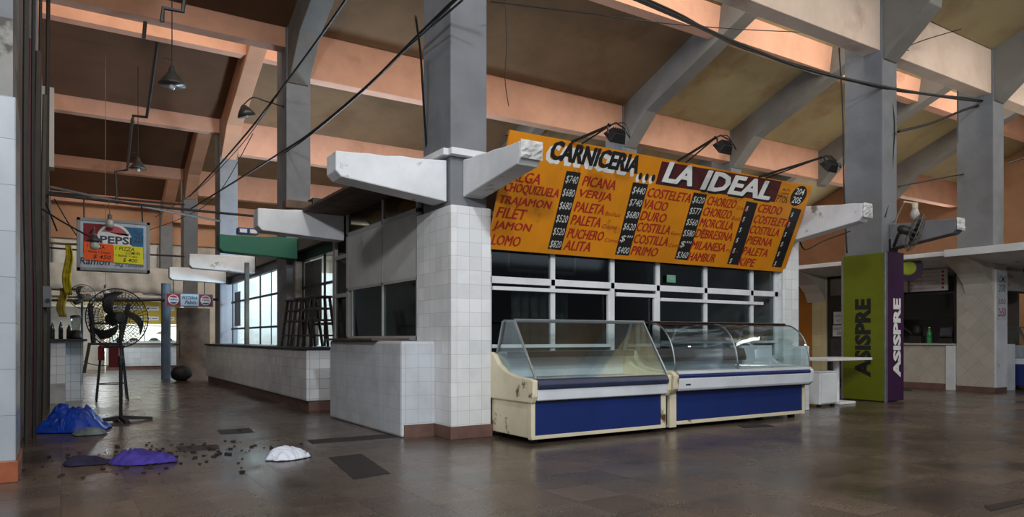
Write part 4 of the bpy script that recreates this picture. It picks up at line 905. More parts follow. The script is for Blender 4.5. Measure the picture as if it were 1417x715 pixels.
# bulbs hanging in front of the light box
for i, (px, py, d, ln, lab) in enumerate([(152, 308, 11.22, 0.26, 'white bulb hanging in a holder before the top of the soda light box'), (131, 337, 9.6, 0.1, 'bulb under a small tin hood before the orange price card'), (146, 402, 16.0, 5.42, 'small bulb on a cord hanging above the standing fan')]):
    c = at_d(px, py, d); t = thing('hanging_bulb', lab, 'lamp', c, 'bare bulbs in the aisle')
    m = MB(); m.lathe([(0.0, -0.085), (0.045, -0.075), (0.062, -0.03), (0.05, 0.02), (0.03, 0.05)], c, 16); m.build('bulb', plain('milky_bulb', 'b9b6ae', 0.3), t, smooth=True)
    m = MB(); m.lathe([(0.032, 0.045), (0.035, 0.12), (0.015, 0.14)], c, 12); m.tube([c+Vector((0, 0, 0.13)), c+Vector((0, 0 if i else 0.27, 0.13+ln))], 0.006, 5); m.build('holder', M_PIPE, t)
    if i == 1:
        m = MB(); m.lathe([(0.095, 0.03), (0.09, 0.045), (0.04, 0.09), (0.03, 0.12)], c, 20); m.build('hood', M_LSH, t, smooth=True)

# pizzeria sign on the bracket
PX0, PX1, PY, PZ0, PZ1 = 2.22, 3.36, 19.78, 1.92, 2.25
t = thing('pizzeria_sign', 'small pale blue pizzeria sign with two round soda emblems above the plywood sheet', 'sign', (2.8, 19.8, 1.9))
m = MB(); m.box(PX0, PX1, PY, PY+0.12, PZ0, PZ1); m.build('case', plain('sign_case', '59626a', 0.5), t, bevel=0.006)
m = MB(); m.box(PX0+0.02, PX1-0.02, PY-0.004, PY, PZ0+0.02, PZ1-0.02); m.build('face', plain('pale_blue_face', '9fb9cf', 0.4), t)
for x in (PX0+0.19, PX1-0.19):
    m = MB(); m.box(x-0.165, x+0.165, PY-0.006, PY-0.004, PZ0+0.02, PZ1-0.02); m.build('red_field', MATS['box_red'], t)
    m = MB(); m.lathe([(0.125, 0), (0.125, 0.003)], (x, PY-0.006, (PZ0+PZ1)/2), 28, (0, -1, 0)); o = m.build('emblem', MATS['emblem_white'], t)
    m = MB(); k = [(x+0.11*math.cos(a), (PZ0+PZ1)/2+0.11*math.sin(a)) for a in [math.pi*(0.15+0.7*i/14) for i in range(15)]]; m.add([(a, PY-0.0105, b) for a, b in k], [tuple(range(15))]); m.build('emblem_red', MATS['emblem_red'], o)
    m = MB(); k = [(x+0.11*math.cos(a), (PZ0+PZ1)/2-0.11*math.sin(a)) for a in [math.pi*(0.18+0.64*i/14) for i in range(15)]]; m.add([(a, PY-0.0105, b) for a, b in k], [tuple(range(15))]); m.build('emblem_blue', MATS['emblem_blue'], o)
    m = MB(); put_text(m, 'PEPSI', (x-0.09, PY-0.011, (PZ0+PZ1)/2-0.025), (1, 0, 0), (0, 0, 1), 0.18, 0.05, 0.03); m.build('lettering', MATS['emblem_blue'], o)
m = MB(); put_text(m, 'PIZZERIA', (PX0+0.40, PY-0.005, PZ0+0.18), (1, 0, 0), (0, 0, 1), 0.36, 0.075, 0.02); put_text(m, 'Pablo', (PX0+0.45, PY-0.005, PZ0+0.06), (1, 0, 0), (0, 0, 1), 0.27, 0.09, 0.02, 0.3); m.build('lettering', M_SBLK, t)
m = MB()
for x in (PX0+0.2, PX1-0.2): m.box(x-0.012, x+0.012, PY+0.085, PY+0.11, PZ1-0.01, 2.615)
m.build('hanger', M_DARK, t)
# plywood sheet closing the stall end, round dark bag
s = MB(); s.box(2.55, 3.36, 20.3, 20.36, 0.0, 1.90); t = tag(s.build('plywood_sheet', M_WOOD, bevel=0.004), 'tall brown plywood sheet standing at the end of the tiled bar', 'board')
m = MB(); m.tube([(2.63, 20.31, 0.95), (2.45, 20.2, 0.93)], 0.012, 6); m.box(2.62, 2.64, 20.27, 20.3, 0.6, 1.3); m.build('door_pull', M_DARK, t)
c = Vector((2.62, 20.0, 0.2))
m = MB(); m.ball(c, 0.22, 24, (1.15, 0.9, 0.92)); o = m.build('bin_bag', M_BLACK, smooth=True); d = o.modifiers.new('d', 'DISPLACE'); tx = bpy.data.textures.new('crumple', 'CLOUDS'); tx.noise_scale = 0.12; d.texture = tx; d.strength = 0.07; tag(o, 'round black bin bag on the floor against the plywood sheet', 'bag')
m = MB(); m.lathe([(0.12, 0), (0.12, 2.6)], (2.42, 21.4, 0), 20); struct(m.build('blue_grey_column', plain('pipe_blue', '64788c', 0.5)))

# ------------------------------------------------------------------ bar stools standing on the tiled counter
def make_stool(label, x, y, z, h=0.80, seat='round', mat=M_WOODD, name='bar_stool', group=None):
    t = thing(name, label, 'stool', (x, y, z), group)
    m = MB(); m.box(x-0.16, x+0.16, y-0.16, y+0.16, z+h-0.035, z+h); m.build('seat', mat, t, bevel=0.012)
    cs = [(-1, -1), (1, -1), (1, 1), (-1, 1)]
    for a, b in cs:
        m = MB(); m.bar((x+a*0.20, y+b*0.20, z), (x+a*0.12, y+b*0.12, z+h-0.03), 0.035, 0.035); m.build('leg', mat, t)
    for k, zz in ((0.187, 0.18), (0.165, 0.42), (0.146, 0.60)):
        m = MB()
        for i in range(4):
            a, b = cs[i]; c_, d = cs[(i+1) % 4]; m.bar((x+a*k, y+b*k, z+zz), (x+c_*k, y+d*k, z+zz), 0.022, 0.028)
        m.build('stretcher', mat, t)
    return t
for x, y, lab in ((3.42, 10.98, 'dark wooden bar stool on the bar counter, closest to the grey window post'), (3.40, 11.6, 'dark wooden bar stool on the bar counter, middle one of three'), (3.42, 12.25, 'dark wooden bar stool on the bar counter, in front of the dark poster')):
    make_stool(lab, x, y, 0.966, 0.80, group='bar stools on the bar counter')

# ------------------------------------------------------------------ left side of the aisle: tiled counters and clutter
s = MB(); s.box(-0.36, 0.065, 14.2, 14.9, 0.33, 1.05); struct(s.build('wall_counter_left', M_TILEC))
M_MARB = concrete('veined_marble', 'a9a9a8', 0.5, 0.35, 3.0, 0.0)
s = MB(); s.box(-0.36, 0.065, 14.2, 14.9, 0.0, 0.33); struct(s.build('wall_counter_left_base', M_MARB))
s = MB(); s.box(0.07, 0.34, 14.75, 15.2, 0.0, 1.05); struct(s.build('wall_counter_left_return', M_TILEC))
s = MB(); s.box(-0.40, 0.38, 14.1, 15.3, 1.05, 1.09); tag(s.build('counter_top', M_WOODD, bevel=0.006), 'dark plank counter top on the small tiled counter across the aisle', 'counter')
s = MB(); s.box(-0.62, -0.36, 13.9, 33, 0, 6.0); struct(s.build('wall_stall_left', M_SHED))
s = MB(); s.box(-0.62, -0.42, 13.9, 34, 6.0, 7.0); struct(s.build('wall_left_girder_beam', M_BEAM))
t = thing('meter_box', 'grey metal meter box with a round lock on the dark stall post', 'box', (-0.05, 12.0, 1.75))
c0 = at_y(47, 425, 12.0); c1 = at_y(71, 396, 12.0)
m = MB(); m.box(c0.x, c1.x, 12.0, 12.2, c0.z, c1.z); m.build('body', plain('meter_grey', '6d7074', 0.5, 0.2), t, bevel=0.01)
m = MB(); m.lathe([(0.03, 0), (0.03, 0.015)], ((c0.x+c1.x)/2+0.06, 12.0, c0.z+0.1), 16, (0, -1, 0)); m.build('lock', M_DARK, t)
m = MB(); m.bar(((c0.x+c1.x)/2, 12.1, c0.z), (c0.x-0.0, 12.1, 0.0), 0.05, 0.05); m.build('stand', M_DARK, t)
# vertical pipes and cables on the dark wall behind the big-tiled column
rx = [(37, 9.0, 0.03, '3b3833'), (42, 10.0, 0.022, '5a2c35'), (47, 9.4, 0.02, '26241f'), (52, 10.4, 0.035, '3a332b'), (56, 11.2, 0.02, '1d1b1a'), (61, 12.2, 0.03, '4a443a'), (66, 13.2, 0.03, '2b2724')]
for i, (px, Y, r, h) in enumerate(rx):
    p = at_y(px, 300, Y); z1 = 6.4 if i % 2 == 0 else 4.6
    x = max(p.x, -0.345)
    m = MB(); m.tube(curve_pts([(x, Y, 0.0), (x+0.01, Y, 1.5), (x-0.012, Y, 3.0), (x+0.008, Y, z1)], 6), r, 8)
    lab = ['dark conduit running up the wall just past the big-tiled column', 'reddish pipe running up the dark wall', 'thin black cable running up the dark wall', 'thick brown downpipe on the dark wall', 'thin black conduit further along the dark wall', 'olive grey downpipe near the meter box', 'dark pipe at the end of the dark wall'][i]
    tag(m.build('wall_pipe', plain('pipe_'+h, h, 0.6)), lab, 'pipe', 'pipes on the dark aisle wall')
# pipes and battens that cross the aisle
for i, (a, b, r, h, lab) in enumerate([
    ((-0.365, 15.6, 3.92), (3.62, 20.27, 4.25), 0.028, '4d4a45', 'long grey pipe slanting above the soda light box'),
    ((-0.365, 13.06, 3.33), (3.62, 13.61, 3.36), 0.022, '2a2724', 'dark pipe carrying the soda light box'),
    ((-0.365, 12.2, 3.05), tuple(at_d(131, 331, 9.6)), 0.012, '2a2724', 'thin dark rod crossing before the soda light box to the tin-hooded bulb'),
    ((-0.365, 14.2, 2.72), (0.42, 14.2, 2.72), 0.02, '6b5730', 'yellowish batten beside the light box, the long yellow rag over it'),
    ((-0.365, 14.3, 1.95), (0.22, 14.3, 1.95), 0.016, '4a3b2c', 'brown rail under the yellowish batten'),
    ((-0.365, 22.6, 2.12), (3.64, 20.5, 2.16), 0.035, '2a2724', 'dark cable tray crossing the aisle above the fan'),
    ((-0.365, 24.4, 2.32), (3.64, 26.95, 2.4), 0.02, '4d4a45', 'thin grey pipe crossing the aisle behind the cable tray'),
    ((-0.365, 26.6, 3.95), (3.64, 26.92, 3.95), 0.03, '2a2724', 'dark pipe crossing between the far aisle columns'),
    ((-0.365, 26.6, 5.7), (3.64, 26.92, 5.75), 0.035, '2a2724', 'dark pipe high between the far aisle columns'),
    ((-0.365, 11.9, 3.6), (-0.05, 12.9, 2.75), 0.012, '2a2724', 'slanting dark rod beside the light box')]):
    a = Vector(a); b = Vector(b); m = MB(); m.tube(curve_pts([a, (a+b)/2-Vector((0, 0, 0.02)), b], 5), r, 7)
    tag(m.build('overhead_pipe', plain('pipe_o'+h, h, 0.6)), lab, 'pipe', 'pipes over the aisle')
# yellow rags hanging from a bar
for i, (px, pt, pb, d, h, lab) in enumerate([(94, 339, 408, 12.03, 'b9a51a', 'long yellow rag hanging beside the soda light box'), (86, 398, 438, 12.1, '9c8430', 'shorter mustard rag hanging under the long yellow one')]):
    a = at_d(px, pt, d); b = at_d(px, pb, d); g = []; n, k = 10, 12
    for j in range(k+1):
        for i_ in range(n+1):
            q = j/k; w = 0.04+0.06*q*(1.2-q); g.append(a.lerp(b, q)+Vector(((i_/n-0.5)*2*w+0.02*math.sin(q*7), 0.03*math.sin(i_*1.9+q*3), 0)))
    m = MB(); m.add(g, [(j*(n+1)+i_, j*(n+1)+i_+1, (j+1)*(n+1)+i_+1, (j+1)*(n+1)+i_) for j in range(k) for i_ in range(n)])
    o = m.build('hanging_rag', plain('rag_'+h, h, 0.9, 0, 0.25, 12), smooth=True); o.modifiers.new('s', 'SOLIDIFY').thickness = 0.006; tag(o, lab, 'rag')
# small things on the left counter
for i, (x, y, h, r, c, lab) in enumerate([(-0.12, 14.35, 0.30, 0.035, '23331f', 'dark green bottle on the dark plank counter beside the meter box'), (0.0, 14.4, 0.32, 0.035, '15181c', 'black bottle in the middle of the dark plank counter'), (0.12, 14.5, 0.26, 0.04, '2b2a20', 'squat brown bottle at the aisle end of the dark plank counter')]):
    bottle(x, y, 1.09, h, r, plain('bottle_'+c, c, 0.2), lab, group='bottles on the plank counter')
t = thing('blender', 'dark kitchen blender among the bottles on the plank counter', 'appliance', (0.22, 14.35, 1.09))
m = MB(); m.lathe([(0.09, 1.09), (0.1, 1.12), (0.07, 1.24)], (0.22, 14.35, 0), 18); m.build('base', M_BLACK, t, smooth=True)
m = MB(); m.lathe([(0.055, 1.24), (0.085, 1.44), (0.085, 1.46)], (0.22, 14.35, 0), 18); m.build('jar', M_GLASSD, t, smooth=True)
m = MB(); m.lathe([(0.09, 1.46), (0.08, 1.49), (0.03, 1.5)], (0.22, 14.35, 0), 18); m.build('lid', M_BLACK, t)

# small wall fan far down the aisle
c = at_d(114, 410, 12.75)
t = thing('small_fan', 'small grey fan on a bracket behind the tall standing fan', 'fan', c)
fan_head(t, c, (0.2, -1, -0.05), 0.215, M_PIPE, M_PIPE, M_DARK, 16, 2, 0.003)
m = MB(); m.tube([c+Vector((0, 0.12, 0)), c+Vector((0, 0.2, -0.25)), (c.x, c.y+0.2, 1.09)], 0.018, 6); m.build('arm', M_DARK, t)

# ------------------------------------------------------------------ tall pedestal fan
gx, gy = 0.67, 10.69
c = at_y(163, 440, gy); c.x += 0.0
t = thing('pedestal_fan', 'tall black pedestal fan with wire guard standing in the aisle', 'fan', (gx, gy, 0))
fan_head(t, c, (0.34, -1, 0.05), 0.39, M_BLACK, M_DARK, M_BLACK, 48, 7, 0.003)
m = MB(); m.tube([(gx, gy, 0.05), (gx, gy, 0.80)], 0.022, 12); m.tube([(gx, gy, 0.78), (gx, gy+0.12, c.z-0.05)], 0.016, 10); m.build('pole', M_BLACK, t)
m = MB(); m.lathe([(0.032, 0.74), (0.036, 0.76), (0.036, 0.84), (0.025, 0.87)], (gx, gy, 0), 14); m.build('collar', M_DARK, t)
for a in (0.15, math.pi/2+0.15, math.pi+0.15, 1.5*math.pi+0.15):
    m = MB(); e = Vector((gx+0.38*math.cos(a), gy+0.38*math.sin(a), 0.025)); m.hexa([(gx+0.03*math.cos(a+1.57), gy+0.03*math.sin(a+1.57), 0.03), (gx-0.03*math.cos(a+1.57), gy-0.03*math.sin(a+1.57), 0.03), e+Vector((-0.03*math.cos(a+1.57), -0.03*math.sin(a+1.57), -0.025)), e+Vector((0.03*math.cos(a+1.57), 0.03*math.sin(a+1.57), -0.025))],
        [(gx+0.03*math.cos(a+1.57), gy+0.03*math.sin(a+1.57), 0.08), (gx-0.03*math.cos(a+1.57), gy-0.03*math.sin(a+1.57), 0.08), e+Vector((-0.025*math.cos(a+1.57), -0.025*math.sin(a+1.57), 0.012)), e+Vector((0.025*math.cos(a+1.57), 0.025*math.sin(a+1.57), 0.012))]); m.build('foot', M_BLACK, t)

# tall metal stool with a red cushion behind the fan, upturned wooden chair on it
sx, sy, sh = 0.76, 14.35, 0.93
t = thing('metal_stool', 'tall thin-legged metal stool with a hanging red seat cloth behind the fan', 'stool', (sx, sy, 0))
m = MB(); m.box(sx-0.19, sx+0.19, sy-0.19, sy+0.19, sh, sh+0.05); m.build('seat', plain('dark_red_seat', '4a1414', 0.7), t, bevel=0.015)
m = MB(); m.box(sx-0.06, sx+0.10, sy-0.205, sy-0.195, 0.60, sh+0.03); m.box(sx-0.22, sx-0.12, sy-0.205, sy-0.195, 0.72, sh+0.03); m.build('seat_cloth', plain('red_cloth', '5c1418', 0.9), t, bevel=0.004)
for a, b in ((-1, -1), (1, -1), (1, 1), (-1, 1)):
    m = MB(); m.tube([(sx+a*0.24, sy+b*0.22, 0), (sx+a*0.16, sy+b*0.16, sh)], 0.013, 8); m.build('leg', M_BLACK, t)
m = MB(); m.tube([(sx+0.22*math.cos(q), sy+0.21*math.sin(q), 0.30) for q in [2*math.pi*i/24 for i in range(24)]], 0.009, 6, True); m.build('foot_ring', M_BLACK, t)
t = thing('wooden_chair', 'dark wooden chair turned upside down on the red stool, legs in the air', 'chair', (sx-0.05, sy, sh+0.05))
zb = sh+0.055
m = MB(); m.box(sx-0.36, sx+0.16, sy-0.19, sy+0.19, zb, zb+0.04); m.build('seat', M_WOODD, t, bevel=0.01)
for a, b in ((-0.28, -0.16), (0.12, -0.16), (0.12, 0.16), (-0.28, 0.16)):
    m = MB(); m.bar((sx+a, sy+b, zb+0.03), (sx+a+(0.14 if a > 0 else -0.05), sy+b*1.1, zb+0.72), 0.055, 0.055); m.build('leg', M_WOODD, t)
for a in (-0.16, 0.16):
    m = MB(); m.bar((sx-0.34, sy+a, zb+0.02), (sx-0.42, sy+a, zb-0.48), 0.045, 0.04); m.build('back_post', M_WOODD, t)
m = MB(); m.bar((sx-0.41, sy-0.17, zb-0.40), (sx-0.41, sy+0.17, zb-0.40), 0.03, 0.09); m.bar((sx-0.38, sy-0.17, zb-0.2), (sx-0.38, sy+0.17, zb-0.2), 0.02, 0.05); m.build('back_rail', M_WOODD, t)
m = MB()
for a in (-0.16, 0.16): m.bar((sx-0.31, sy+a, zb+0.38), (sx+0.19, sy+a, zb+0.38), 0.02, 0.03)
m.build('stretcher', M_WOODD, t)

# ------------------------------------------------------------------ lit shop at the far end of the aisle
FY = 28.4
s = MB(); s.box(1.35, 3.75, FY, FY+0.5, 0.12, 0.93); o = struct(s.build('wall_far_shop_counter', tiles('far_tiles', 'cfd8de', '8f979c', 0.2)))
b = MB(); b.box(1.35, 3.75, FY+0.03, FY+0.5, 0, 0.12); b.build('skirting', M_BASE, o)
s = MB(); s.box(1.3, 3.8, FY-0.12, FY+0.55, 0.93, 0.99); tag(s.build('counter_top', M_WHITE, bevel=0.006), 'white counter top of the lit shop at the end of the aisle', 'counter')
s = MB(); s.box(-0.3, 4.2, FY+2.4, FY+2.5, 0, 3.2); struct(s.build('wall_far_shop_back', M_PLASTER))
s = MB(); s.box(-0.3, 1.3, FY+0.4, FY+0.5, 0, 2.2); struct(s.build('wall_far_shop_front', M_PLASTER))
s = MB(); s.box(-0.4, 4.2, FY-0.4, FY+2.6, 2.48, 2.58); struct(s.build('ceiling_far_shop', M_PLASTER))
t = thing('menu_sign', 'yellow menu sign with white price labels above the far lit counter', 'sign', (2.6, FY+0.2, 1.6))
m = MB(); m.box(1.4, 3.7, FY+0.2, FY+0.24, 1.62, 2.42); m.build('board', plain('menu_yellow', 'b89a14', 0.5, 0, 0.06), t)
m = MB()
for x in (1.42, 3.64): m.box(x, x+0.04, FY+0.205, FY+0.235, 0.985, 1.63)
m.build('post', M_STEEL, t)
for i in range(4):
    for j in range(2):
        x = 1.62+i*0.52; z = 2.18-0.36*j
        m = MB(); m.lathe([(0.085, 0), (0.085, 0.004)], (x, FY+0.2, z), 20, (0, -1, 0)); m.box(x+0.06, x+0.34, FY+0.196, FY+0.2, z-0.07, z+0.07); m.build('price_label', M_PAPER, t)
        m = MB(); m.box(x-0.04, x+0.03, FY+0.192, FY+0.195, z-0.03, z+0.03); m.box(x+0.11, x+0.29, FY+0.192, FY+0.195, z-0.01, z+0.01); m.build('price_mark', M_DARK, t)
t = thing('glass_case', 'glass display case with food standing on the far lit counter', 'display case', (2.8, FY+0.2, 0.99))
m = MB()
for x in (1.5, 2.5, 3.6): m.box(x, x+0.03, FY, FY+0.03, 0.99, 1.55)
m.box(1.5, 3.63, FY, FY+0.03, 1.53, 1.56); m.box(1.5, 3.63, FY, FY+0.35, 0.99, 1.01); m.box(1.5, 3.63, FY+0.02, FY+0.35, 1.25, 1.26); m.build('frame', M_STEEL, t)
m = MB(); m.box(1.53, 3.6, FY+0.012, FY+0.018, 1.01, 1.53); m.build('pane', M_GLASS, t)
for i, (x, z, c, lab) in enumerate([(1.75, 1.01, '5d7a3a', 'green heap in a tray, lower shelf of the far glass case, first tray'), (2.2, 1.01, '8a3326', 'red heap in a tray, lower shelf of the far glass case, second tray'), (2.85, 1.01, '2f6b3b', 'dark green heap in a tray, lower shelf of the far glass case, third tray'), (3.3, 1.01, '9c2f2a', 'crimson heap in a tray, lower shelf of the far glass case, last tray'), (3.1, 1.26, '7a4a2a', 'brown heap in a tray on the upper shelf of the far glass case')]):
    t = thing('food_tray', lab, 'food', (x, FY+0.2, z), 'trays in the far glass case')
    m = MB(); m.box(x-0.17, x+0.17, FY+0.07, FY+0.31, z+0.001, z+0.03); m.build('tray', M_STEEL, t, bevel=0.005)
    m = MB(); m.ball((x, FY+0.19, z+0.045), 0.14, 14, (1.0, 0.75, 0.45)); m.build('heap', plain('food_'+c, c, 0.6, 0, 0.4, 20), t, smooth=True)
area('far_shop_tube_light', (2.4, FY+0.9, 2.44), (0, 0, 0), 3.0, 0.4, 330, (0.86, 0.95, 1.0))
area('far_shop_tube_light', (2.2, FY-1.2, 2.47), (0, 0, 0), 3.0, 0.3, 45, (0.80, 0.92, 1.0))
s = MB(); s.box(-0.4, 4.2, FY-1.5, FY-0.4, 2.48, 2.54); struct(s.build('ceiling_far_awning', M_BRK))
# pale sheets hung in the far bay
for i, (x0, x1, y, z0, z1, lab) in enumerate([(-0.36, 3.58, 26.84, 2.62, 3.5, 'white plastic sheeting stretched across the far end of the aisle, lower strip'), (-0.3, 3.5, 34.05, 2.6, 5.1, 'tall pale plastic sheeting at the far wall beyond the shop')]):
    g = []; n = 40
    for a in range(n+1):
        for b_ in range(5):
            g.append((x0+(x1-x0)*a/n, y+0.04*math.sin(a*1.1+b_), z0+(z1-z0)*b_/4+0.02*math.sin(a*0.5)))
    m = MB(); m.add(g, [(a*5+b_, (a+1)*5+b_, (a+1)*5+b_+1, a*5+b_+1) for a in range(n) for b_ in range(4)])
    o = m.build('plastic_sheeting', plain('pale_sheet', 'd4d4cf', 0.6, 0, 0.05), smooth=True); o.modifiers.new('s', 'SOLIDIFY').thickness = 0.004; tag(o, lab, 'sheeting')
# ------------------------------------------------------------------ on the floor
def rumpled(name, cx, cy, rx, ry, h, mat, label, cat, seed, n=40, thick=0.006, rot=0.0, z0=0.004, fold=1.0):
    g = []
    for i in range(n+1):
        for j in range(n+1):
            u = i/n*2-1; v = j/n*2-1
            e = 1+0.28*noise.noise(Vector((math.atan2(v, u)*1.6+seed, seed, 0)))
            r = max(abs(u), abs(v)); l = math.hypot(u, v) or 1
            x = u/l*r*rx*e; y = v/l*r*ry*e
            p = Vector((x*5+seed, y*5, seed)); q = 0.62+0.75*noise.noise(p*0.9)
            w = noise.noise(p*1.4); f_ = abs(math.sin((x*math.cos(w*2)+y*math.sin(w*2+seed))*38*0.2/max(rx, ry)+w*6))
            z = z0+h*(1-r**2.2)*max(0.18, q)+fold*(0.03+0.12*h)*f_*(1-r**4)+0.008*abs(noise.noise(p*4))
            g.append((cx+x*math.cos(rot)-y*math.sin(rot), cy+x*math.sin(rot)+y*math.cos(rot), z))
    m = MB(); m.add(g, [(i*(n+1)+j, (i+1)*(n+1)+j, (i+1)*(n+1)+j+1, i*(n+1)+j+1) for i in range(n) for j in range(n)])
    o = m.build(name, mat, smooth=True); s_ = o.modifiers.new('s', 'SOLIDIFY'); s_.thickness = thick; s_.offset = 1; tag(o, label, cat); return o
rumpled('blue_tarpaulin', 0.14, 10.0, 0.37, 0.36, 0.27, plain('blue_tarp', '0d3fa8', 0.45, 0, 0.25), 'heap of crumpled bright blue tarpaulin on the floor below the tiled counter', 'tarpaulin', 3.1, 50)
rumpled('grey_rag', 0.27, 9.42, 0.16, 0.13, 0.08, plain('grey_rag', '6d7a7c', 0.9, 0, 0.3), 'small grey rag lying at the foot of the blue tarpaulin', 'rag', 8.3, 24)
rumpled('purple_rag', 0.62, 7.05, 0.27, 0.17, 0.07, plain('purple_cloth', '3c2f85', 0.9, 0, 0.3), 'crumpled purple rag lying on the floor in the mouth of the aisle', 'rag', 5.7, 50, rot=-0.4, fold=1.6)
rumpled('dark_rag', 0.20, 7.22, 0.20, 0.12, 0.05, plain('dark_violet_cloth', '241f3a', 0.9, 0, 0.3), 'darker violet rag bunched against the purple one', 'rag', 1.7, 30)
rumpled('plastic_bag', 1.75, 6.58, 0.19, 0.14, 0.045, plain('white_plastic', 'd3d8e2', 0.5, 0, 0.06), 'crumpled white plastic bag on the floor in front of the stall corner', 'bag', 2.2, 40, rot=0.2, fold=2.0)
# drain covers and patched strips let into the floor
M_IRON = concrete('dark_patch', '2a2523', 0.4, 0.6, 6, 0.2)
for i, (pts, lab) in enumerate([([(455, 633), (500, 628), (540, 655), (490, 663)], 'dark patched floor area near the white plastic bag'), ([(425, 609), (545, 600), (549, 605), (432, 614)], 'long dark drain strip before the painted low wall'), ([(243, 618), (300, 615), (304, 621), (248, 625)], 'dark drain cover beyond the purple rag'), ([(1020, 588), (1060, 587), (1072, 590), (1030, 592)], 'narrow floor hatch frame before the curved glass fridge'), ([(1362, 700), (1417, 690), (1417, 696), (1372, 707)], 'dark drain strip near the picture corner'), ([(1180, 537), (1260, 537), (1262, 541), (1175, 541)], 'floor drain beyond the advertising column'), ([(300, 595), (345, 592), (352, 598), (306, 601)], 'square floor hatch in the aisle mouth')]):
    p4 = [at_d(x, y, CAM_H*FPX/(y-HOR)) for x, y in pts]; m = MB()
    m.hexa([(p.x, p.y, 0.0005) for p in p4][::-1], [(p.x, p.y, 0.004) for p in p4][::-1]); tag(m.build('floor_patch', M_IRON), lab, 'drain', 'dark patches in the floor')
m = MB(); random.seed(11)
for i in range(170):
    x = random.gauss(0.75, 0.55); y = random.gauss(7.4, 0.5); r = random.uniform(0.006, 0.022)
    k = random.randint(4, 6); m.hexa(*[[(x+r*random.uniform(.5, 1.2)*a, y+r*random.uniform(.5, 1.2)*b, z) for a, b in ((-1, -1), (1, -1), (1, 1), (-1, 1))] for z in (0.001, r*0.7)])
o = m.build('dirt', plain('dirt_crumbs', '1f1712', 0.9)); o['kind'] = 'stuff'

# ------------------------------------------------------------------ lamp, boxes on the brackets
t = thing('old_floodlight', 'old box floodlight lying on the root of the bracket above the bar stools', 'lamp', (3.0, 10.4, 2.95))
a = at_y(395, 282, 10.43); 
m = MB(); m.box(a.x-0.02, a.x+0.5, 10.33, 10.53, 2.985, 3.10); m.build('body', M_WOOD, t, bevel=0.01)
m = MB(); m.box(a.x+0.36, a.x+0.62, 10.3, 10.56, 2.985, 3.16); m.build('housing', M_DARK, t, bevel=0.01)
m = MB(); m.tube(curve_pts([(a.x+0.6, 10.4, 3.1), (a.x+0.72, 10.4, 3.2), (a.x+0.8, 10.5, 3.0), (3.58, 10.5, 3.0)], 6), 0.008, 5); m.build('cord', M_CABLE, t)
for i, (px, lab) in enumerate(((336, 'blue speaker box hanging over the green bracket, aisle side'), (350, 'blue speaker box hanging over the green bracket, stall side'))):
    a = at_y(px, 328, 13.25)
    t = thing('blue_box', lab, 'box', (a.x, 13.25, a.z-0.06), 'blue boxes over the green bracket')
    m = MB(); m.box(a.x-0.085, a.x+0.085, 13.2, 13.4, 2.965, 3.075); m.build('body', plain('box_cobalt', '1f3a7c', 0.4), t, bevel=0.008)
    m = MB(); m.box(a.x-0.06, a.x+0.06, 13.195, 13.2, 2.985, 3.05); m.build('label_plate', M_PAPER, t)

# ------------------------------------------------------------------ overhead cables
def cable(name, pts, r, label, cat='cable', group='cables strung between the columns', n=10):
    ps = [at_d(*p) for p in pts]; m = MB(); m.tube(curve_pts(ps, n), r, 6); return tag(m.build(name, M_CABLE, smooth=True), label, cat, group)
cable('overhead_cable', [(650, -20, 7.0), (580, 48, 8.0), (505, 122, 9.6), (430, 184, 12), (384, 214, 14), (330, 248, 17), (262, 290, 22)], 0.022, 'thick black cable slanting from the tiled-base column down past the grey aisle columns')
cable('overhead_cable', [(640, 0, 7.0), (560, 70, 8.3), (500, 128, 9.7), (428, 188, 12.1), (384, 218, 14)], 0.012, 'second cable sagging just under the thick slanting one')
cable('overhead_cable', [(488, -14, 9.0), (440, 55, 10.5), (378, 138, 13.3), (345, 180, 15), (300, 232, 18), (262, 272, 22)], 0.022, 'black cable slanting past the curved arm lamp')
cable('overhead_cable', [(378, 140, 13.3), (330, 205, 16), (270, 265, 20), (215, 300, 24)], 0.010, 'thin wire under the cable by the arm lamp')
cable('overhead_cable', [(350, 185, 15), (300, 270, 18), (255, 300, 22), (207, 318, 24)], 0.010, 'thin wire running to the soda light box')
cable('overhead_cable', [(862, -10, 6.6), (940, 24, 7.8), (1025, 62, 9.4), (1120, 97, 11), (1232, 122, 12.4), (1330, 137, 14), (1384, 141, 15.2)], 0.026, 'thick twisted black cable sagging across to the far flared column')
cable('overhead_cable', [(862, -14, 6.6), (942, 21, 7.8), (1022, 64, 9.4), (1122, 95, 11), (1230, 124, 12.4), (1332, 135, 14), (1384, 143, 15.2)], 0.016, 'wire twisted round the thick sagging cable')
cable('overhead_cable', [(678, 2, 7.6), (800, 17, 8.8), (950, 35, 10.6), (1100, 44, 12.6), (1260, 47, 15), (1417, 45, 18)], 0.008, 'thin straight wire running level across the upper hall')
cable('overhead_cable', [(1243, 182, 12.4), (1290, 170, 13.2), (1340, 150, 14.4), (1384, 140, 15.2)], 0.026, 'bundled cable rising from the big column to the far flared column')
cable('overhead_cable', [(1230, 66, 12.3), (1290, 72, 13.4), (1380, 68, 15), (1430, 66, 16)], 0.009, 'thin wire below the flared tops of the two columns')
cable('overhead_cable', [(1243, 258, 12.5), (1300, 247, 14), (1370, 233, 16), (1430, 214, 18)], 0.014, 'dark wire rising behind the big column')
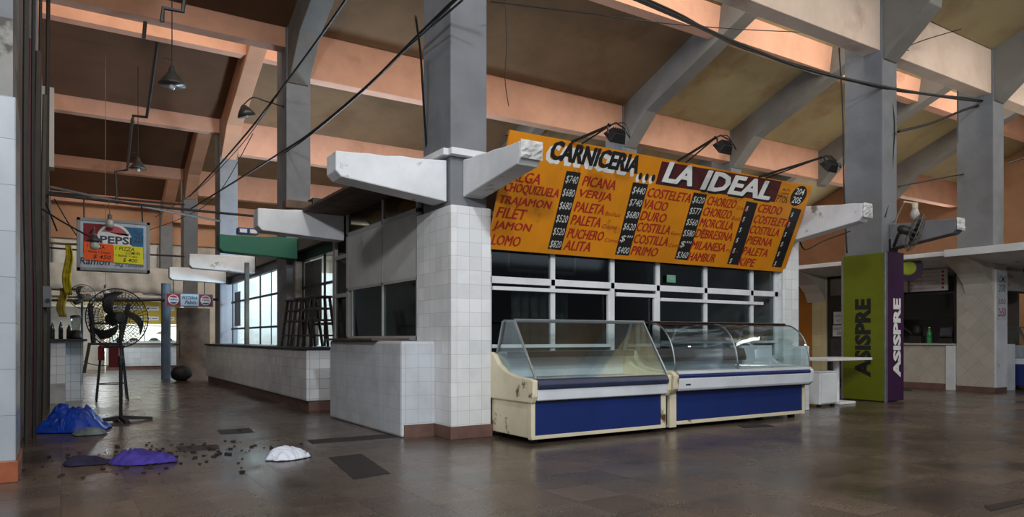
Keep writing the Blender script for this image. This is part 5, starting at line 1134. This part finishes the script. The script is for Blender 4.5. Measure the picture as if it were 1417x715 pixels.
cable('overhead_cable', [(699, -5, 9.5), (701, 60, 9.5), (699, 110, 9.5), (704, 147, 9.5)], 0.006, 'loose wire end hanging from the ceiling beside the front column')
cable('overhead_cable', [(1161, 66, 12.2), (1166, 150, 12.2), (1168, 260, 12.2), (1172, 350, 12.2)], 0.013, 'dark conduit hanging straight down beside the big column')
cable('overhead_cable', [(1325, 95, 15), (1326, 200, 15)], 0.012, 'dark conduit hanging beside the far flared column')
cable('overhead_cable', [(575, 22, 7.3), (582, 75, 7.6), (586, 140, 7.9), (590, 203, 8.28)], 0.012, 'pale thin pipe running down the front column', n=6)
cable('overhead_cable', [(1106, 332, 11.2), (1115, 345, 11.5), (1140, 333, 12.0), (1176, 320, 12.5)], 0.012, 'wires sagging behind the price board end')
cable('overhead_cable', [(1232, 125, 12.45), (1238, 170, 12.45), (1236, 215, 12.45), (1233, 265, 12.45), (1225, 300, 12.3)], 0.010, 'wire hanging down the front of the big column')
cable('overhead_cable', [(1330, 40, 12.6), (1248, 70, 12.7), (1240, 120, 12.5)], 0.008, 'loose loop of wire beside the flared head of the big column')
cable('overhead_cable', [(75, 275, 11), (110, 330, 12), (128, 318, 11)], 0.010, 'loose loop of wire beside the light box')
cable('overhead_cable', [(88, 470, 13.9), (100, 490, 13.6), (128, 504, 13.4), (165, 506, 13.2)], 0.009, 'black cord drooping from the plank counter behind the fan')
# hanging conduit frames over the aisle
def conduit(pts, label):
    m = MB(); ps = [at_d(*p) for p in pts]; m.tube(ps, 0.03, 6); tag(m.build('ceiling_conduit', M_DARK), label, 'conduit', 'hanging conduits in the aisle')
conduit([(256, -12, 9.5), (253, 16, 9.5), (226, 11, 9.4), (224, 30, 9.4)], 'crooked black conduit at the top of the aisle ceiling')
conduit([(201, 30, 11.8), (199, 53, 11.8)], 'short black conduit stub on the bright aisle beam')
conduit([(217, 60, 12.4), (208, 130, 13.5), (203, 162, 14.2), (184, 160, 14.2), (184, 172, 14.2)], 'long black conduit slanting down beside the larger pendant lamp')
conduit([(183, 165, 15), (176, 235, 18.5), (160, 237, 18.5), (162, 282, 18.5)], 'black conduit slanting down beside the smaller pendant lamp')
